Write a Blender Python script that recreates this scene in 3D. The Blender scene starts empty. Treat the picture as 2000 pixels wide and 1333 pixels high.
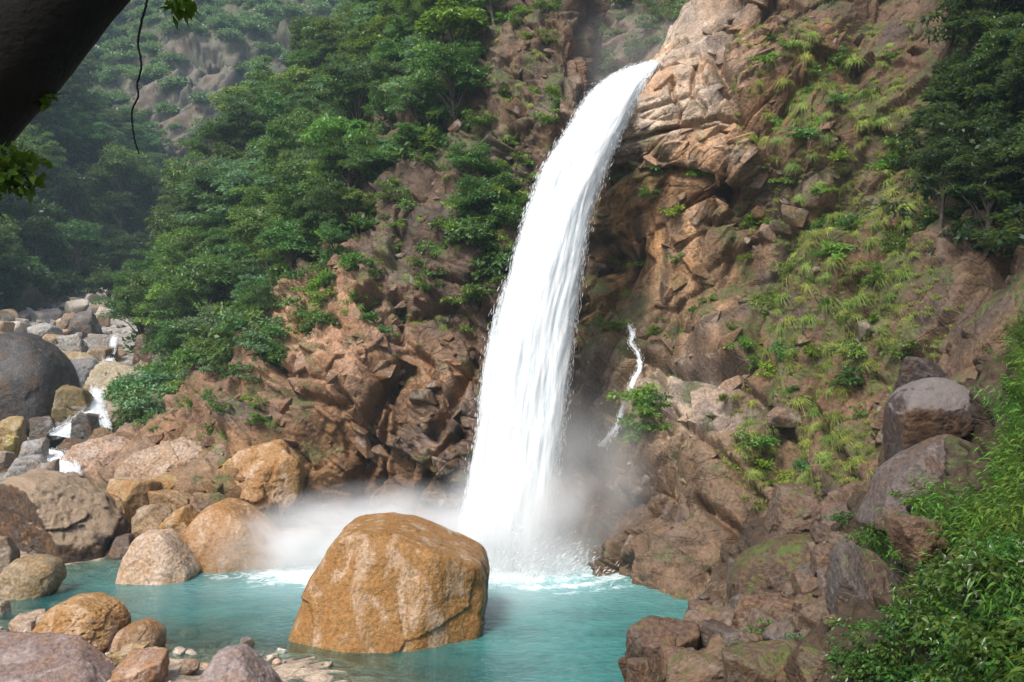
import bpy, bmesh, math, random
import numpy as np
from mathutils import Vector, Matrix

random.seed(7)
RNG = np.random.default_rng(11)
scene = bpy.context.scene
COL = scene.collection

# ------------------------------------------------------------------ camera
F = 1900.0            # focal length in photograph pixels (2000 px wide)
H = 10.0              # eye height above the pool
cam_data = bpy.data.cameras.new('camera')
cam_data.sensor_width = 36.0
cam_data.lens = 36.0 * F / 2000.0
cam_data.clip_end = 2000.0
cam_data.clip_start = 0.05
cam = bpy.data.objects.new('camera', cam_data)
cam.location = (0, 0, H)
cam.rotation_euler = (math.radians(90), 0, 0)
COL.objects.link(cam)
scene.camera = cam

# ------------------------------------------------------------------ sky, sun, exposure
SUN_EL, SUN_AZ = 53.0, -146.0     # azimuth measured from +Y towards +X
world = bpy.data.worlds.new('World')
scene.world = world
world.use_nodes = True
wn = world.node_tree.nodes
wl = world.node_tree.links
sky = wn.new('ShaderNodeTexSky')
sky.sky_type = 'NISHITA'
sky.sun_disc = False
sky.sun_elevation = math.radians(SUN_EL)
sky.sun_rotation = math.radians(SUN_AZ)
sky.air_density = 1.0
sky.dust_density = 4.0
sky.ozone_density = 1.0
wl.new(sky.outputs[0], wn['Background'].inputs[0])
wn['Background'].inputs[1].default_value = 0.115
sun_data = bpy.data.lights.new('sun', 'SUN')
sun_data.energy = 2.9
sun_data.angle = math.radians(15.0)
sun_data.color = (1.0, 0.96, 0.90)
sun = bpy.data.objects.new('sun', sun_data)
se, sa = math.radians(SUN_EL), math.radians(SUN_AZ)
sdir = Vector((math.sin(sa) * math.cos(se), math.cos(sa) * math.cos(se), math.sin(se)))
sun.rotation_euler = (-sdir).to_track_quat('-Z', 'Y').to_euler()
sun.location = sdir * 200
COL.objects.link(sun)
scene.view_settings.view_transform = 'Standard'
scene.view_settings.look = 'None'
scene.view_settings.exposure = 0.72
scene.view_settings.gamma = 1.0
scene.view_settings.use_curve_mapping = False
scene.render.engine = 'CYCLES'
scene.cycles.use_denoising = True
scene.cycles.max_bounces = 5
scene.cycles.diffuse_bounces = 2
scene.cycles.glossy_bounces = 2
scene.cycles.transmission_bounces = 3
scene.cycles.volume_bounces = 3
scene.cycles.transparent_max_bounces = 12
scene.cycles.caustics_reflective = False
scene.cycles.caustics_refractive = False

# ------------------------------------------------------------------ numeric helpers
def U(px, py, d):
    return np.array([(px - 1000.0) / F * d, d, H + (667.0 - py) / F * d])

def proj(P):
    y = np.maximum(P[..., 1], 0.01)
    return 1000 + F * P[..., 0] / y, 667 - F * (P[..., 2] - H) / y

def hsh(ix, iy, iz, s):
    h = (ix.astype(np.int64) * 374761393 + iy.astype(np.int64) * 668265263 + iz.astype(np.int64) * 2147483647 + s * 1274126177) & 0xFFFFFFFF
    h = ((h ^ (h >> 13)) * 1274126177) & 0xFFFFFFFF
    h = ((h ^ (h >> 16)) * 2246822519) & 0xFFFFFFFF
    h = h ^ (h >> 13)
    return (h & 0xFFFFFF) / float(0x1000000)

def vnoise(p, s=0):
    i = np.floor(p).astype(np.int64)
    f = p - i
    w = f * f * (3 - 2 * f)
    out = np.zeros(p.shape[:-1])
    for a in (0, 1):
        wa = w[..., 0] if a else 1 - w[..., 0]
        for b in (0, 1):
            wb = w[..., 1] if b else 1 - w[..., 1]
            for c in (0, 1):
                wc = w[..., 2] if c else 1 - w[..., 2]
                out += wa * wb * wc * hsh(i[..., 0] + a, i[..., 1] + b, i[..., 2] + c, s)
    return out * 2 - 1

def fbm(p, octv=4, s=0, gain=0.5):
    a, o, t = 1.0, np.zeros(p.shape[:-1]), 0
    for k in range(octv):
        o += a * vnoise(p * (2.03 ** k) + 17.3 * k, s + k)
        t += a
        a *= gain
    return o / t

def facets(q, s=0, jit=0.85, slope=0.3, off=0.1, up=(0, 0, 0)):
    """Random tilted plane in each Voronoi cell of q: (height in cell units, distance to the cell border, cell value)."""
    base = np.floor(q - 0.5).astype(np.int64)
    shp = q.shape[:-1]
    d1 = np.full(shp, 1e9); d2 = np.full(shp, 1e9); h1 = np.zeros(shp); c1 = np.zeros(shp)
    for a in (0, 1):
        for b in (0, 1):
            for c in (0, 1):
                ix, iy, iz = base[..., 0] + a, base[..., 1] + b, base[..., 2] + c
                rx, ry, rz = hsh(ix, iy, iz, s), hsh(ix, iy, iz, s + 1), hsh(ix, iy, iz, s + 2)
                dx = q[..., 0] - (ix + 0.5 + (rx - 0.5) * jit)
                dy = q[..., 1] - (iy + 0.5 + (ry - 0.5) * jit)
                dz = q[..., 2] - (iz + 0.5 + (rz - 0.5) * jit)
                dd = dx * dx + dy * dy + dz * dz
                r4, r5, r6 = (rx * 11.7 + rz * 5.9) % 1, (rx * 7.13 + ry * 3.7) % 1, (ry * 5.3 + rz * 9.1) % 1
                hh = off * (r4 - 0.5) * 2 + (up[0] + slope * (r5 - 0.5) * 2) * dx + (up[2] + slope * (r6 - 0.5) * 2) * dz + slope * (rx - 0.5) * 2 * dy
                m = dd < d1
                d2 = np.where(m, d1, np.minimum(d2, dd))
                h1 = np.where(m, hh, h1); c1 = np.where(m, r4, c1)
                d1 = np.where(m, dd, d1)
    return h1, np.sqrt(d2) - np.sqrt(d1), c1

def rotY(p, deg):
    a = math.radians(deg)
    x = p[..., 0] * math.cos(a) + p[..., 2] * math.sin(a)
    z = -p[..., 0] * math.sin(a) + p[..., 2] * math.cos(a)
    return np.stack([x, p[..., 1], z], -1)

def inpoly(px, py, poly):
    ins = np.zeros(np.shape(px), bool)
    n = len(poly)
    for i in range(n):
        x0, y0 = poly[i]; x1, y1 = poly[(i + 1) % n]
        if y0 == y1:
            continue
        c = ((y0 > py) != (y1 > py)) & (px < (x1 - x0) * (py - y0) / (y1 - y0) + x0)
        ins ^= c
    return ins

def polydist(px, py, pts):
    d = np.full(np.shape(px), 1e9)
    for (x0, y0), (x1, y1) in zip(pts[:-1], pts[1:]):
        vx, vy = x1 - x0, y1 - y0
        t = np.clip(((px - x0) * vx + (py - y0) * vy) / (vx * vx + vy * vy), 0, 1)
        d = np.minimum(d, np.hypot(px - x0 - t * vx, py - y0 - t * vy))
    return d

def cr(P, n):
    P = np.asarray(P, float)
    R = len(P)
    P = np.concatenate([[2 * P[0] - P[1]], P, [2 * P[-1] - P[-2]]])
    t = np.linspace(0, R - 1, n)
    i = np.minimum(np.floor(t).astype(int), R - 2)
    f = (t - i).reshape((-1,) + (1,) * (P.ndim - 1))
    a, b, c, d = P[i], P[i + 1], P[i + 2], P[i + 3]
    return 0.5 * (2 * b + (c - a) * f + (2 * a - 5 * b + 4 * c - d) * f * f + (3 * b - a - 3 * c + d) * f ** 3)

def grid_normals(V):
    du = np.gradient(V, axis=1); dv = np.gradient(V, axis=0)
    n = np.cross(du, dv)
    return n / np.maximum(np.linalg.norm(n, axis=-1, keepdims=True), 1e-9)

# ------------------------------------------------------------------ object helpers
def mesh_np(name, V, faces, mat=None, smooth=False, attrs=None):
    """V (n,3); faces (m,k) array of equal-sized faces."""
    V = np.ascontiguousarray(np.asarray(V, np.float32).reshape(-1, 3)); faces = np.asarray(faces, np.int32)
    me = bpy.data.meshes.new(name)
    k = faces.shape[1]
    me.vertices.add(len(V)); me.vertices.foreach_set('co', V.ravel())
    me.loops.add(faces.size); me.loops.foreach_set('vertex_index', faces.ravel())
    me.polygons.add(len(faces))
    me.polygons.foreach_set('loop_start', np.arange(0, faces.size, k, dtype=np.int32))
    me.polygons.foreach_set('loop_total', np.full(len(faces), k, np.int32))
    me.update(calc_edges=True)
    if smooth:
        me.polygons.foreach_set('use_smooth', np.ones(len(faces), bool))
    for an, (kind, arr) in (attrs or {}).items():
        a = me.attributes.new(an, kind, 'POINT')
        arr = np.ascontiguousarray(np.asarray(arr, np.float32))
        a.data.foreach_set('color' if kind == 'FLOAT_COLOR' else 'value', arr.ravel())
    if mat:
        me.materials.append(mat)
    return me

def grid_faces(nv, nu, wrap=False):
    i = np.arange(nv * nu).reshape(nv, nu)
    if wrap:
        i = np.concatenate([i, i[:, :1]], 1)
    return np.stack([i[:-1, :-1], i[:-1, 1:], i[1:, 1:], i[1:, :-1]], -1).reshape(-1, 4)

def obj(name, me, parent=None, label=None, cat=None, group=None, kind=None, loc=None):
    o = bpy.data.objects.new(name, me)
    COL.objects.link(o)
    if parent is not None:
        o.parent = parent
    if loc is not None:
        o.location = loc
    if label: o['label'] = label
    if cat: o['category'] = cat
    if group: o['group'] = group
    if kind: o['kind'] = kind
    return o

def near_label(base, px, py, marks):
    """base wording plus the nearest landmark, so that a thing can be told from its look-alikes."""
    return base + ' ' + min(marks, key=lambda m: (m[1] - px) ** 2 + (m[2] - py) ** 2)[0]

# ------------------------------------------------------------------ materials
class NT:
    def __init__(self, name):
        self.mat = bpy.data.materials.new(name)
        self.mat.use_nodes = True
        self.t = self.mat.node_tree
        self.t.nodes.clear()
        self.out = self.n('ShaderNodeOutputMaterial')
    def n(self, kind, **kw):
        nd = self.t.nodes.new(kind)
        for k, v in kw.items():
            setattr(nd, k, v)
        return nd
    def l(self, a, b):
        self.t.links.new(a, b)
    def val(self, sock, v):
        if hasattr(v, 'is_output') or isinstance(v, bpy.types.NodeSocket):
            self.l(v, sock)
        else:
            sock.default_value = v
    def math(self, op, a, b=0.0, c=None, clamp=False):
        m = self.n('ShaderNodeMath', operation=op, use_clamp=clamp)
        self.val(m.inputs[0], a); self.val(m.inputs[1], b)
        if c is not None: self.val(m.inputs[2], c)
        return m.outputs[0]
    def mix(self, fac, a, b, blend='MIX'):
        m = self.n('ShaderNodeMix', data_type='RGBA', blend_type=blend)
        self.val(m.inputs[0], fac); self.val(m.inputs[6], a); self.val(m.inputs[7], b)
        return m.outputs[2]
    def ramp(self, v, lo, hi, a=0.0, b=1.0):
        m = self.n('ShaderNodeMapRange'); m.clamp = True
        self.val(m.inputs[0], v)
        for i, x in enumerate((lo, hi, a, b)): m.inputs[i + 1].default_value = x
        return m.outputs[0]
    def noise(self, vec, scale, detail=5.0, rough=0.55, dist=0.0):
        m = self.n('ShaderNodeTexNoise')
        self.l(vec, m.inputs['Vector'])
        m.inputs['Scale'].default_value = scale; m.inputs['Detail'].default_value = detail
        m.inputs['Roughness'].default_value = rough; m.inputs['Distortion'].default_value = dist
        return m.outputs[0]
    def scalev(self, vec, s):
        m = self.n('ShaderNodeMapping'); m.inputs['Scale'].default_value = s
        self.l(vec, m.inputs[0])
        return m.outputs[0]
    def attr(self, name):
        return self.n('ShaderNodeAttribute', attribute_name=name)

def cliff_material(name, fine=7.0, bump=0.6, rough=0.72):
    """Colour comes region by region from the mesh; grain and fine relief from one noise."""
    t = NT(name)
    P = t.n('ShaderNodeNewGeometry').outputs['Position']
    base = t.attr('tint').outputs['Color']
    n3 = t.noise(P, fine, 5, 0.68)
    k = t.ramp(n3, 0.3, 0.72, 0.5, 1.5)
    kc = t.n('ShaderNodeCombineColor')
    for i in range(3): t.l(k, kc.inputs[i])
    b = t.n('ShaderNodeBump'); b.inputs['Strength'].default_value = bump; b.inputs['Distance'].default_value = 0.115
    vo = t.n('ShaderNodeTexVoronoi', feature='DISTANCE_TO_EDGE'); vo.inputs['Scale'].default_value = .8
    mp = t.n('ShaderNodeMapping'); mp.inputs['Rotation'].default_value = (0, .7, .3); mp.inputs['Scale'].default_value = (.7, 1, 1.7); t.l(P, mp.inputs[0]); t.l(mp.outputs[0], vo.inputs['Vector'])
    crk = t.ramp(t.math('ADD', vo.outputs[0], t.math('MULTIPLY', t.math('SUBTRACT', n3, .5), .12)), 0.0, .035)
    t.l(t.math('ADD', n3, t.math('MULTIPLY', crk, .55)), b.inputs['Height'])
    p = t.n('ShaderNodeBsdfPrincipled')
    t.l(t.mix(1.0, base, kc.outputs[0], 'MULTIPLY'), p.inputs['Base Color']); t.l(b.outputs[0], p.inputs['Normal'])
    t.l(t.ramp(t.attr('wet').outputs['Fac'], 0, 1, rough, .28), p.inputs['Roughness'])
    p.inputs['Specular IOR Level'].default_value = 0.4
    t.l(p.outputs[0], t.out.inputs[0])
    return t.mat

def rock_material(name, stain=(0.30, 0.14, 0.04, 1), stain_amt=0.35, rough=0.65, pale=(0.5, 0.42, 0.36, 1), pale_amt=0.15, fine=6.0, bump=0.5,
                  moss_col=(0.095, 0.125, 0.02, 1), sz=1.0, con=(0.42, 1.6), big=1.1, top=None):
    t = NT(name)
    pos = t.n('ShaderNodeNewGeometry')
    P = pos.outputs['Position']
    oi = t.n('ShaderNodeObjectInfo')
    base, moss = oi.outputs['Color'], oi.outputs['Alpha']
    n2 = t.noise(t.scalev(P, (1.0, 1.0, sz)), big, 5, 0.62, 0.6)
    n3 = t.noise(P, fine, 5, 0.66)
    c = t.mix(t.math('MULTIPLY', t.ramp(n2, 0.48, 0.62), stain_amt), base, stain)
    c = t.mix(t.math('MULTIPLY', t.ramp(n2, 0.48, 0.36), pale_amt), c, pale)
    k = t.ramp(n3, 0.32, 0.70, *con)
    kc = t.n('ShaderNodeCombineColor')
    for i in range(3): t.l(k, kc.inputs[i])
    c = t.mix(1.0, c, kc.outputs[0], 'MULTIPLY')
    sp = t.n('ShaderNodeSeparateXYZ'); t.l(pos.outputs['Normal'], sp.inputs[0])
    if top:   # light from above painted in: upper faces paler than the dark flanks
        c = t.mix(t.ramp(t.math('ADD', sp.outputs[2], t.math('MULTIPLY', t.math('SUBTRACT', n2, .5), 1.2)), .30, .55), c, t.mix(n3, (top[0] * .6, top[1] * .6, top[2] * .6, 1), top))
    mf = t.math('MULTIPLY', t.ramp(sp.outputs[2], -0.3, 0.7), moss)
    mf = t.ramp(t.math('ADD', mf, t.math('MULTIPLY', t.math('SUBTRACT', t.math('ADD', t.math('MULTIPLY', n3, .5), t.math('MULTIPLY', t.noise(P, 2.2, 3, .7), .5)), 0.5), 3.0)), 0.36, 0.62)
    mf = t.math('MULTIPLY', mf, t.ramp(moss, 0.0, 0.1))
    c = t.mix(mf, c, t.mix(n3, (moss_col[0] * 0.4, moss_col[1] * 0.45, moss_col[2] * 0.6, 1), moss_col))
    b = t.n('ShaderNodeBump'); b.inputs['Strength'].default_value = bump; b.inputs['Distance'].default_value = 0.115
    t.l(n3, b.inputs['Height'])
    p = t.n('ShaderNodeBsdfPrincipled')
    t.l(c, p.inputs['Base Color']); t.l(b.outputs[0], p.inputs['Normal'])
    t.l(t.ramp(n2, 0.35, 0.7, rough - 0.15, rough + 0.15), p.inputs['Roughness'])
    p.inputs['Specular IOR Level'].default_value = 0.4
    t.l(p.outputs[0], t.out.inputs[0])
    return t.mat

def leaf_material(name, dark, light, trans=0.3, rough=0.45, vary=0.5):
    t = NT(name)
    oi = t.n('ShaderNodeObjectInfo')
    a = t.attr('leaf')
    f = t.math('ADD', t.math('MULTIPLY', a.outputs['Fac'], 1.0), t.math('MULTIPLY', t.math('SUBTRACT', oi.outputs['Random'], 0.5), vary), clamp=True)
    c = t.mix(f, dark, light)
    h = t.n('ShaderNodeHueSaturation')
    t.l(t.math('ADD', 0.462, t.math('MULTIPLY', t.math('FRACT', t.math('MULTIPLY', oi.outputs['Random'], 7.31)), 0.07)), h.inputs['Hue'])
    t.l(t.ramp(t.math('FRACT', t.math('MULTIPLY', oi.outputs['Random'], 3.77)), 0, 1, 0.68, 1.32), h.inputs['Value'])
    t.l(c, h.inputs['Color'])
    p = t.n('ShaderNodeBsdfPrincipled')
    t.l(h.outputs[0], p.inputs['Base Color'])
    p.inputs['Roughness'].default_value = rough
    p.inputs['Specular IOR Level'].default_value = 0.35
    tr = t.n('ShaderNodeBsdfTranslucent')
    t.l(t.mix(0.5, h.outputs[0], (0.35, 0.5, 0.06, 1), 'MIX'), tr.inputs[0])
    m = t.n('ShaderNodeMixShader'); m.inputs[0].default_value = trans
    t.l(p.outputs[0], m.inputs[1]); t.l(tr.outputs[0], m.inputs[2])
    t.l(m.outputs[0], t.out.inputs[0])
    return t.mat

def bark_material(name, c1, c2):
    t = NT(name)
    g = t.n('ShaderNodeNewGeometry')
    n = t.noise(g.outputs['Position'], 3.0, 8, 0.65)
    n2 = t.noise(g.outputs['Position'], 22.0, 6, 0.6)
    p = t.n('ShaderNodeBsdfPrincipled')
    t.l(t.mix(t.ramp(n, 0.35, 0.65), c1, c2), p.inputs['Base Color'])
    p.inputs['Roughness'].default_value = 0.85
    b = t.n('ShaderNodeBump'); b.inputs['Strength'].default_value = 0.7; b.inputs['Distance'].default_value = 0.03
    t.l(t.math('ADD', n2, n), b.inputs['Height']); t.l(b.outputs[0], p.inputs['Normal'])
    t.l(p.outputs[0], t.out.inputs[0])
    return t.mat

M_CLIFF = cliff_material('cliff_rock')
M_BOULDER = rock_material('boulder_rock', stain_amt=0.25, pale_amt=0.3, fine=7, bump=0.75, con=(.5, 1.5))
M_OCHRE = rock_material('ochre_rock', stain=(0.27, 0.125, 0.03, 1), stain_amt=0.8, pale=(0.43, 0.30, 0.20, 1), pale_amt=0.85, fine=8, bump=0.8, rough=0.5, sz=0.28, con=(.62, 1.38), big=1.5)
M_DARKROCK = rock_material('wet_dark_rock', stain=(.13, .07, .03, 1), stain_amt=0.5, pale=(.19, .15, .125, 1), pale_amt=0.25, fine=7, bump=0.8, con=(.45, 1.55), rough=.55)
M_TOPLIT = rock_material('dark_rock_toplit', stain_amt=0.3, pale_amt=0.05, fine=6, bump=0.7, top=(.31, .225, .145, 1))
M_TOPLITDARK = rock_material('dark_rock_toplit_grey', stain_amt=0.2, pale_amt=0.05, fine=6, bump=0.7, top=(.17, .145, .135, 1))
M_GROUND = cliff_material('stream_bed_gravel', fine=10, bump=0.8)
M_BARK = bark_material('bark', (0.05, 0.038, 0.028, 1), (0.11, 0.09, 0.07, 1))
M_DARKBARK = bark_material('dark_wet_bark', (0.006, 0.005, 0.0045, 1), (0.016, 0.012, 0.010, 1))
M_LEAF = [leaf_material('leaf_deep_green', (0.022, 0.068, 0.02, 1), (0.088, 0.20, 0.05, 1)),
          leaf_material('leaf_fresh_green', (0.038, 0.10, 0.02, 1), (0.16, 0.29, 0.055, 1)),
          leaf_material('leaf_blue_green', (0.036, 0.10, 0.045, 1), (0.16, 0.30, 0.14, 1)),
          leaf_material('leaf_lime', (0.06, 0.14, 0.015, 1), (0.17, 0.30, 0.03, 1)),
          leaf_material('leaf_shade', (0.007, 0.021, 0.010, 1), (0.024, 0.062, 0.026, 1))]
M_GRASS = leaf_material('grass_blade', (0.14, 0.21, 0.04, 1), (0.38, 0.44, 0.12, 1), trans=0.4, rough=0.5)
M_BAMBOO = leaf_material('bamboo_leaf', (0.018, 0.06, 0.010, 1), (0.12, 0.26, 0.03, 1), trans=0.3, rough=0.38)
M_BROAD = leaf_material('broad_leaf', (0.012, 0.042, 0.010, 1), (0.085, 0.20, 0.03, 1), trans=0.28, rough=0.32)
# ------------------------------------------------------------------ cliffs and slopes
def net(rows):
    """rows: list of rows of (px, py, d) or None (filled by linear interpolation along the row)."""
    out = []
    for r in rows:
        idx = [i for i, v in enumerate(r) if v is not None]
        A = np.array([r[i] for i in idx], float)
        full = np.stack([np.interp(np.arange(len(r)), idx, A[:, k]) for k in range(3)], 1)
        out.append([U(*p) for p in full])
    return np.array(out)

PATCH = {}

def cliff(name, rows, nu, nv, layers, strata, tints, base_tint, bumps=(), grooves=(), moss=0.25, mossy=(), seed=0, amp=1.0, calm=(), runs=(), flip=False):
    C = net(rows)
    V = cr(C, nv)
    V = np.swapaxes(cr(np.swapaxes(V, 0, 1), nu), 0, 1)
    N = grid_normals(V)
    if flip: N = -N
    px, py = proj(V)
    w = np.stack([fbm(V * 0.16, 3, seed + 91), fbm(V * 0.16 + 31, 3, seed + 95), fbm(V * 0.16 + 67, 3, seed + 99)], -1)
    w2 = np.stack([fbm(V * 0.9, 2, seed + 51), fbm(V * 0.9 + 31, 2, seed + 55), fbm(V * 0.9 + 67, 2, seed + 59)], -1)
    disp = np.zeros(V.shape[:2])
    ra = math.radians(strata); shade = np.ones(V.shape[:2]); ledge = np.zeros(V.shape[:2])
    for k, (L, off, slope, bias) in enumerate(layers):
        sc = np.array([L * 1.5, L, L * 0.66])
        q = rotY(V + w * min(1.2, L * .3) + w2 * .05 * L ** .5, strata) / sc
        upv = (math.sin(ra) * sc[0] / L * bias, 0, math.cos(ra) * sc[2] / L * bias)
        h, e, cv = facets(q, seed * 13 + k * 7, 0.95, slope, off, upv)
        disp += amp * L * h
        disp -= amp * L * 0.05 * np.exp(-(e / 0.05) ** 2) * (cv > .3)
        if k == 1:
            D_ = np.pad(disp, 1, mode='edge'); disp = .6 * disp + .10 * (D_[:-2, 1:-1] + D_[2:, 1:-1] + D_[1:-1, :-2] + D_[1:-1, 2:])
        shade *= 1 + (0.10 if k else 0.06) * (cv - 0.5) * 2
    for (bx, by, rx_, ry_, a) in calm:
        disp *= 1 - a * np.exp(-(((px - bx) / rx_) ** 2 + ((py - by) / ry_) ** 2))
    disp += 0.045 * fbm(V * 1.6, 4, seed + 3, 0.6) * amp
    for (bx, by, r, h) in bumps:
        disp += h * np.exp(-(((px - bx) ** 2 + (py - by) ** 2) / (r * r)))
    for (pts, wd, h) in grooves:
        disp += h * np.exp(-(polydist(px + 14 * w2[..., 0], py, pts) / wd) ** 2)
    V2 = V + N * disp[..., None]
    N2 = grid_normals(V2)
    if flip: N2 = -N2
    # rock colours, region by region
    col = np.ones(V.shape) * np.array(base_tint) * 0.6
    wt = np.full(V.shape[:2], 0.6)
    wx = px + 60 * w[..., 0] + 25 * w2[..., 1]; wy = py + 60 * w[..., 1] + 25 * w2[..., 2]
    for (tx, ty, sx, sy, c) in tints:
        g = 3.0 * np.exp(-(((wx - tx) / sx) ** 2 + ((wy - ty) / sy) ** 2))
        col += g[..., None] * np.array(c); wt += g
    col = col / wt[..., None]; lum = col.mean(-1, keepdims=True); col = np.maximum(lum + (col - lum) * 1.25, .01) * np.clip(.24 + .85 * lum, .34, .82) * np.array((1.0, .95, .86))
    # mineral stains, vertical run marks, block-to-block shade
    s1 = fbm(V2 * np.array([1.6, 1.6, .14]), 3, seed + 61); s2 = fbm(V2 * .45, 4, seed + 65); s3 = fbm(V2 * 1.4 + 9, 4, seed + 69)
    o_ = np.clip((s2 - .08) * 3.2, 0, 1)[..., None] * .45
    col = col * (1 - o_) + o_ * np.array((.30, .145, .05)) * (col.mean(-1, keepdims=True) / .24)
    g_ = np.clip((-s2 - .12) * 3.0, 0, 1)[..., None] * .5
    col = col * (1 - g_) + g_ * np.array((.23, .21, .215)) * (col.mean(-1, keepdims=True) / .24)
    col = col * ((1 + .38 * s1) * (1 + .3 * s3) * shade)[..., None]
    for (bx, by, rx_, ry_, a) in runs:
        col = col * np.clip(1 + a * 2.0 * s1 * np.exp(-(((px - bx) / rx_) ** 2 + ((py - by) / ry_) ** 2)), .3, 1.7)[..., None]
    ms = np.full(V.shape[:2], moss)
    for (tx, ty, sx, sy, a) in mossy:
        ms += a * np.exp(-(((px - tx) / sx) ** 2 + ((py - ty) / sy) ** 2))
    mf = np.clip((ms * np.clip(N2[..., 2] * 1.3 + .5, 0, 1.3) + .9 * fbm(V2 * .8 + 5, 5, seed + 71, .6) - .30) * 5, 0, 1)[..., None] * .7
    mcol = np.array((.06, .085, .022)) * (1 + .5 * fbm(V2 * 3, 2, seed + 73))[..., None]
    col = np.clip(col * (1 - mf) + mcol * mf, .012, .8)
    wet = np.clip((1.15 - np.hypot((px - 1010) / 420, (py - 860) / 380)) * (1 + .8 * s2 + .8 * s1), 0, 1)
    col = np.clip(col * (1 - .42 * wet)[..., None] * np.array((.95, .90, .84)), .01, .8)   # rock soaked by spray is darker
    me = mesh_np(name, V2, grid_faces(nv, nu), M_CLIFF, False,
                 {'wet': ('FLOAT', wet), 'tint': ('FLOAT_COLOR', np.concatenate([col, np.ones(col.shape[:2] + (1,))], -1))})
    o = obj(name, me, kind='structure')
    PATCH[name] = dict(V=V2, N=N2, S=N, px=px, py=py, o=o, col=col)
    return o

n_ = None
BIG = [(7.0, 0.05, 0.20, 0.07), (2.9, 0.08, 0.28, 0.07), (1.2, 0.06, 0.24, 0.05), (0.5, 0.045, 0.20, 0.0)]

# forested spur with its bare rock nose, left of the fall
spur_rows = [
 [(285,700,95),(240,830,80),(225,930,70),(120,980,64),(130,1010,60),(290,1060,54),(420,1090,49),(560,1090,49.5),(700,1085,50.5),(850,1090,50),(960,1090,50),(1150,1090,51),(1185,1090,55)],
 [(285,640,95),(240,760,80),(225,850,70),(140,880,64),(155,930,60),(300,965,54),(420,985,50),(560,1000,51.5),(700,1000,52),(850,1000,51),(960,1000,51),(1150,1000,51.5),(1185,1000,55)],
 [(330,600,97),(300,700,83),(285,790,74),(240,830,67),(270,870,61.5),(380,880,57),(470,860,54),(590,860,53),(720,850,52.5),(850,850,52),(960,850,52),(1150,850,53),(1185,850,57)],
 [(360,520,100),(350,620,88),(345,720,78),(335,760,72),(370,780,66.5),(450,760,62),(540,720,57),(620,680,54.5),(720,690,54),(850,680,54.5),(960,680,54),(1150,680,54.5),(1185,680,58)],
 [(390,430,106),n_,n_,n_,(450,660,75),(520,620,69),(580,570,62),(640,530,59),(740,520,57),(860,510,56.5),(980,500,56),(1150,500,56),(1185,500,60)],
 [(415,330,112),n_,n_,n_,(520,500,85),(570,460,78),(640,420,70),(690,390,66),(770,360,62),(880,350,60),(1000,330,58),(1150,330,57),(1185,330,61)],
 [(440,235,118),n_,n_,n_,(570,330,95),(640,280,88),(710,250,78),(760,220,72),(830,200,67),(920,190,63),(1020,180,60.5),(1125,190,58.8),(1160,205,66)],
 [(590,125,122),n_,n_,n_,(680,160,105),(720,130,96),(780,100,86),(840,60,79),(890,40,72),(960,30,67),(1040,40,63.5),(1115,70,62),(1162,105,71)],
 [(720,10,126),n_,n_,n_,(780,20,112),(830,-30,104),(880,-60,93),(920,-90,85),(960,-110,78),(1010,-120,72),(1060,-110,68),(1115,-60,67),(1150,-30,77)],
 [(820,-120,134),n_,n_,n_,(870,-140,120),(900,-190,112),(950,-230,101),(980,-260,93),(1010,-280,86),(1050,-290,80),(1090,-290,76),(1130,-240,74),(1170,-220,85)],
]
cliff('spur_cliff', spur_rows, 700, 560, BIG, -38,
      [(290,900,110,70,(.46,.34,.26)), (520,930,90,70,(.48,.32,.19)), (660,900,110,110,(.38,.23,.12)), (830,900,120,120,(.38,.25,.17)),
       (650,650,130,120,(.62,.44,.35)), (850,740,120,90,(.46,.29,.17)), (850,560,130,70,(.21,.15,.12)), (950,300,150,160,(.20,.15,.125)),
       (1125,220,45,90,(.52,.42,.38)), (1000,100,160,90,(.23,.18,.15)), (420,800,120,60,(.37,.25,.19)), (240,740,60,90,(.47,.42,.33)), (960,900,60,150,(.24,.17,.14))],
      (.20,.15,.11),
      bumps=[(560,720,50,0.9),(700,720,70,1.6),(620,870,40,-0.8),(690,980,80,-.7),(860,1000,60,-0.6),(300,860,60,0.8),(430,800,70,1.0),(1060,250,40,0.8),(1040,360,50,-1.0),(820,430,60,0.8)],
      grooves=[([(800,705),(735,800),(700,890),(690,1000)],14,-1.5), ([(915,690),(880,780),(850,850)],11,-1.1), ([(790,690),(745,860),(715,1000)],7,-0.9),
               ([(900,840),(840,900),(800,1000)],7,-0.7), ([(990,250),(960,420),(960,520)],12,-1.2),([(1100,160),(1075,300)],8,-1.0),
               ([(545,700),(570,770),(660,790)],9,-0.8),([(760,560),(800,610),(880,590)],9,-0.9)],
      moss=0.14, mossy=[(480,820,120,60,0.25),(640,560,120,60,0.3),(1000,250,160,200,0.25)], seed=3, runs=[(860,800,140,140,.7),(1000,250,120,200,.5)])

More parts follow.
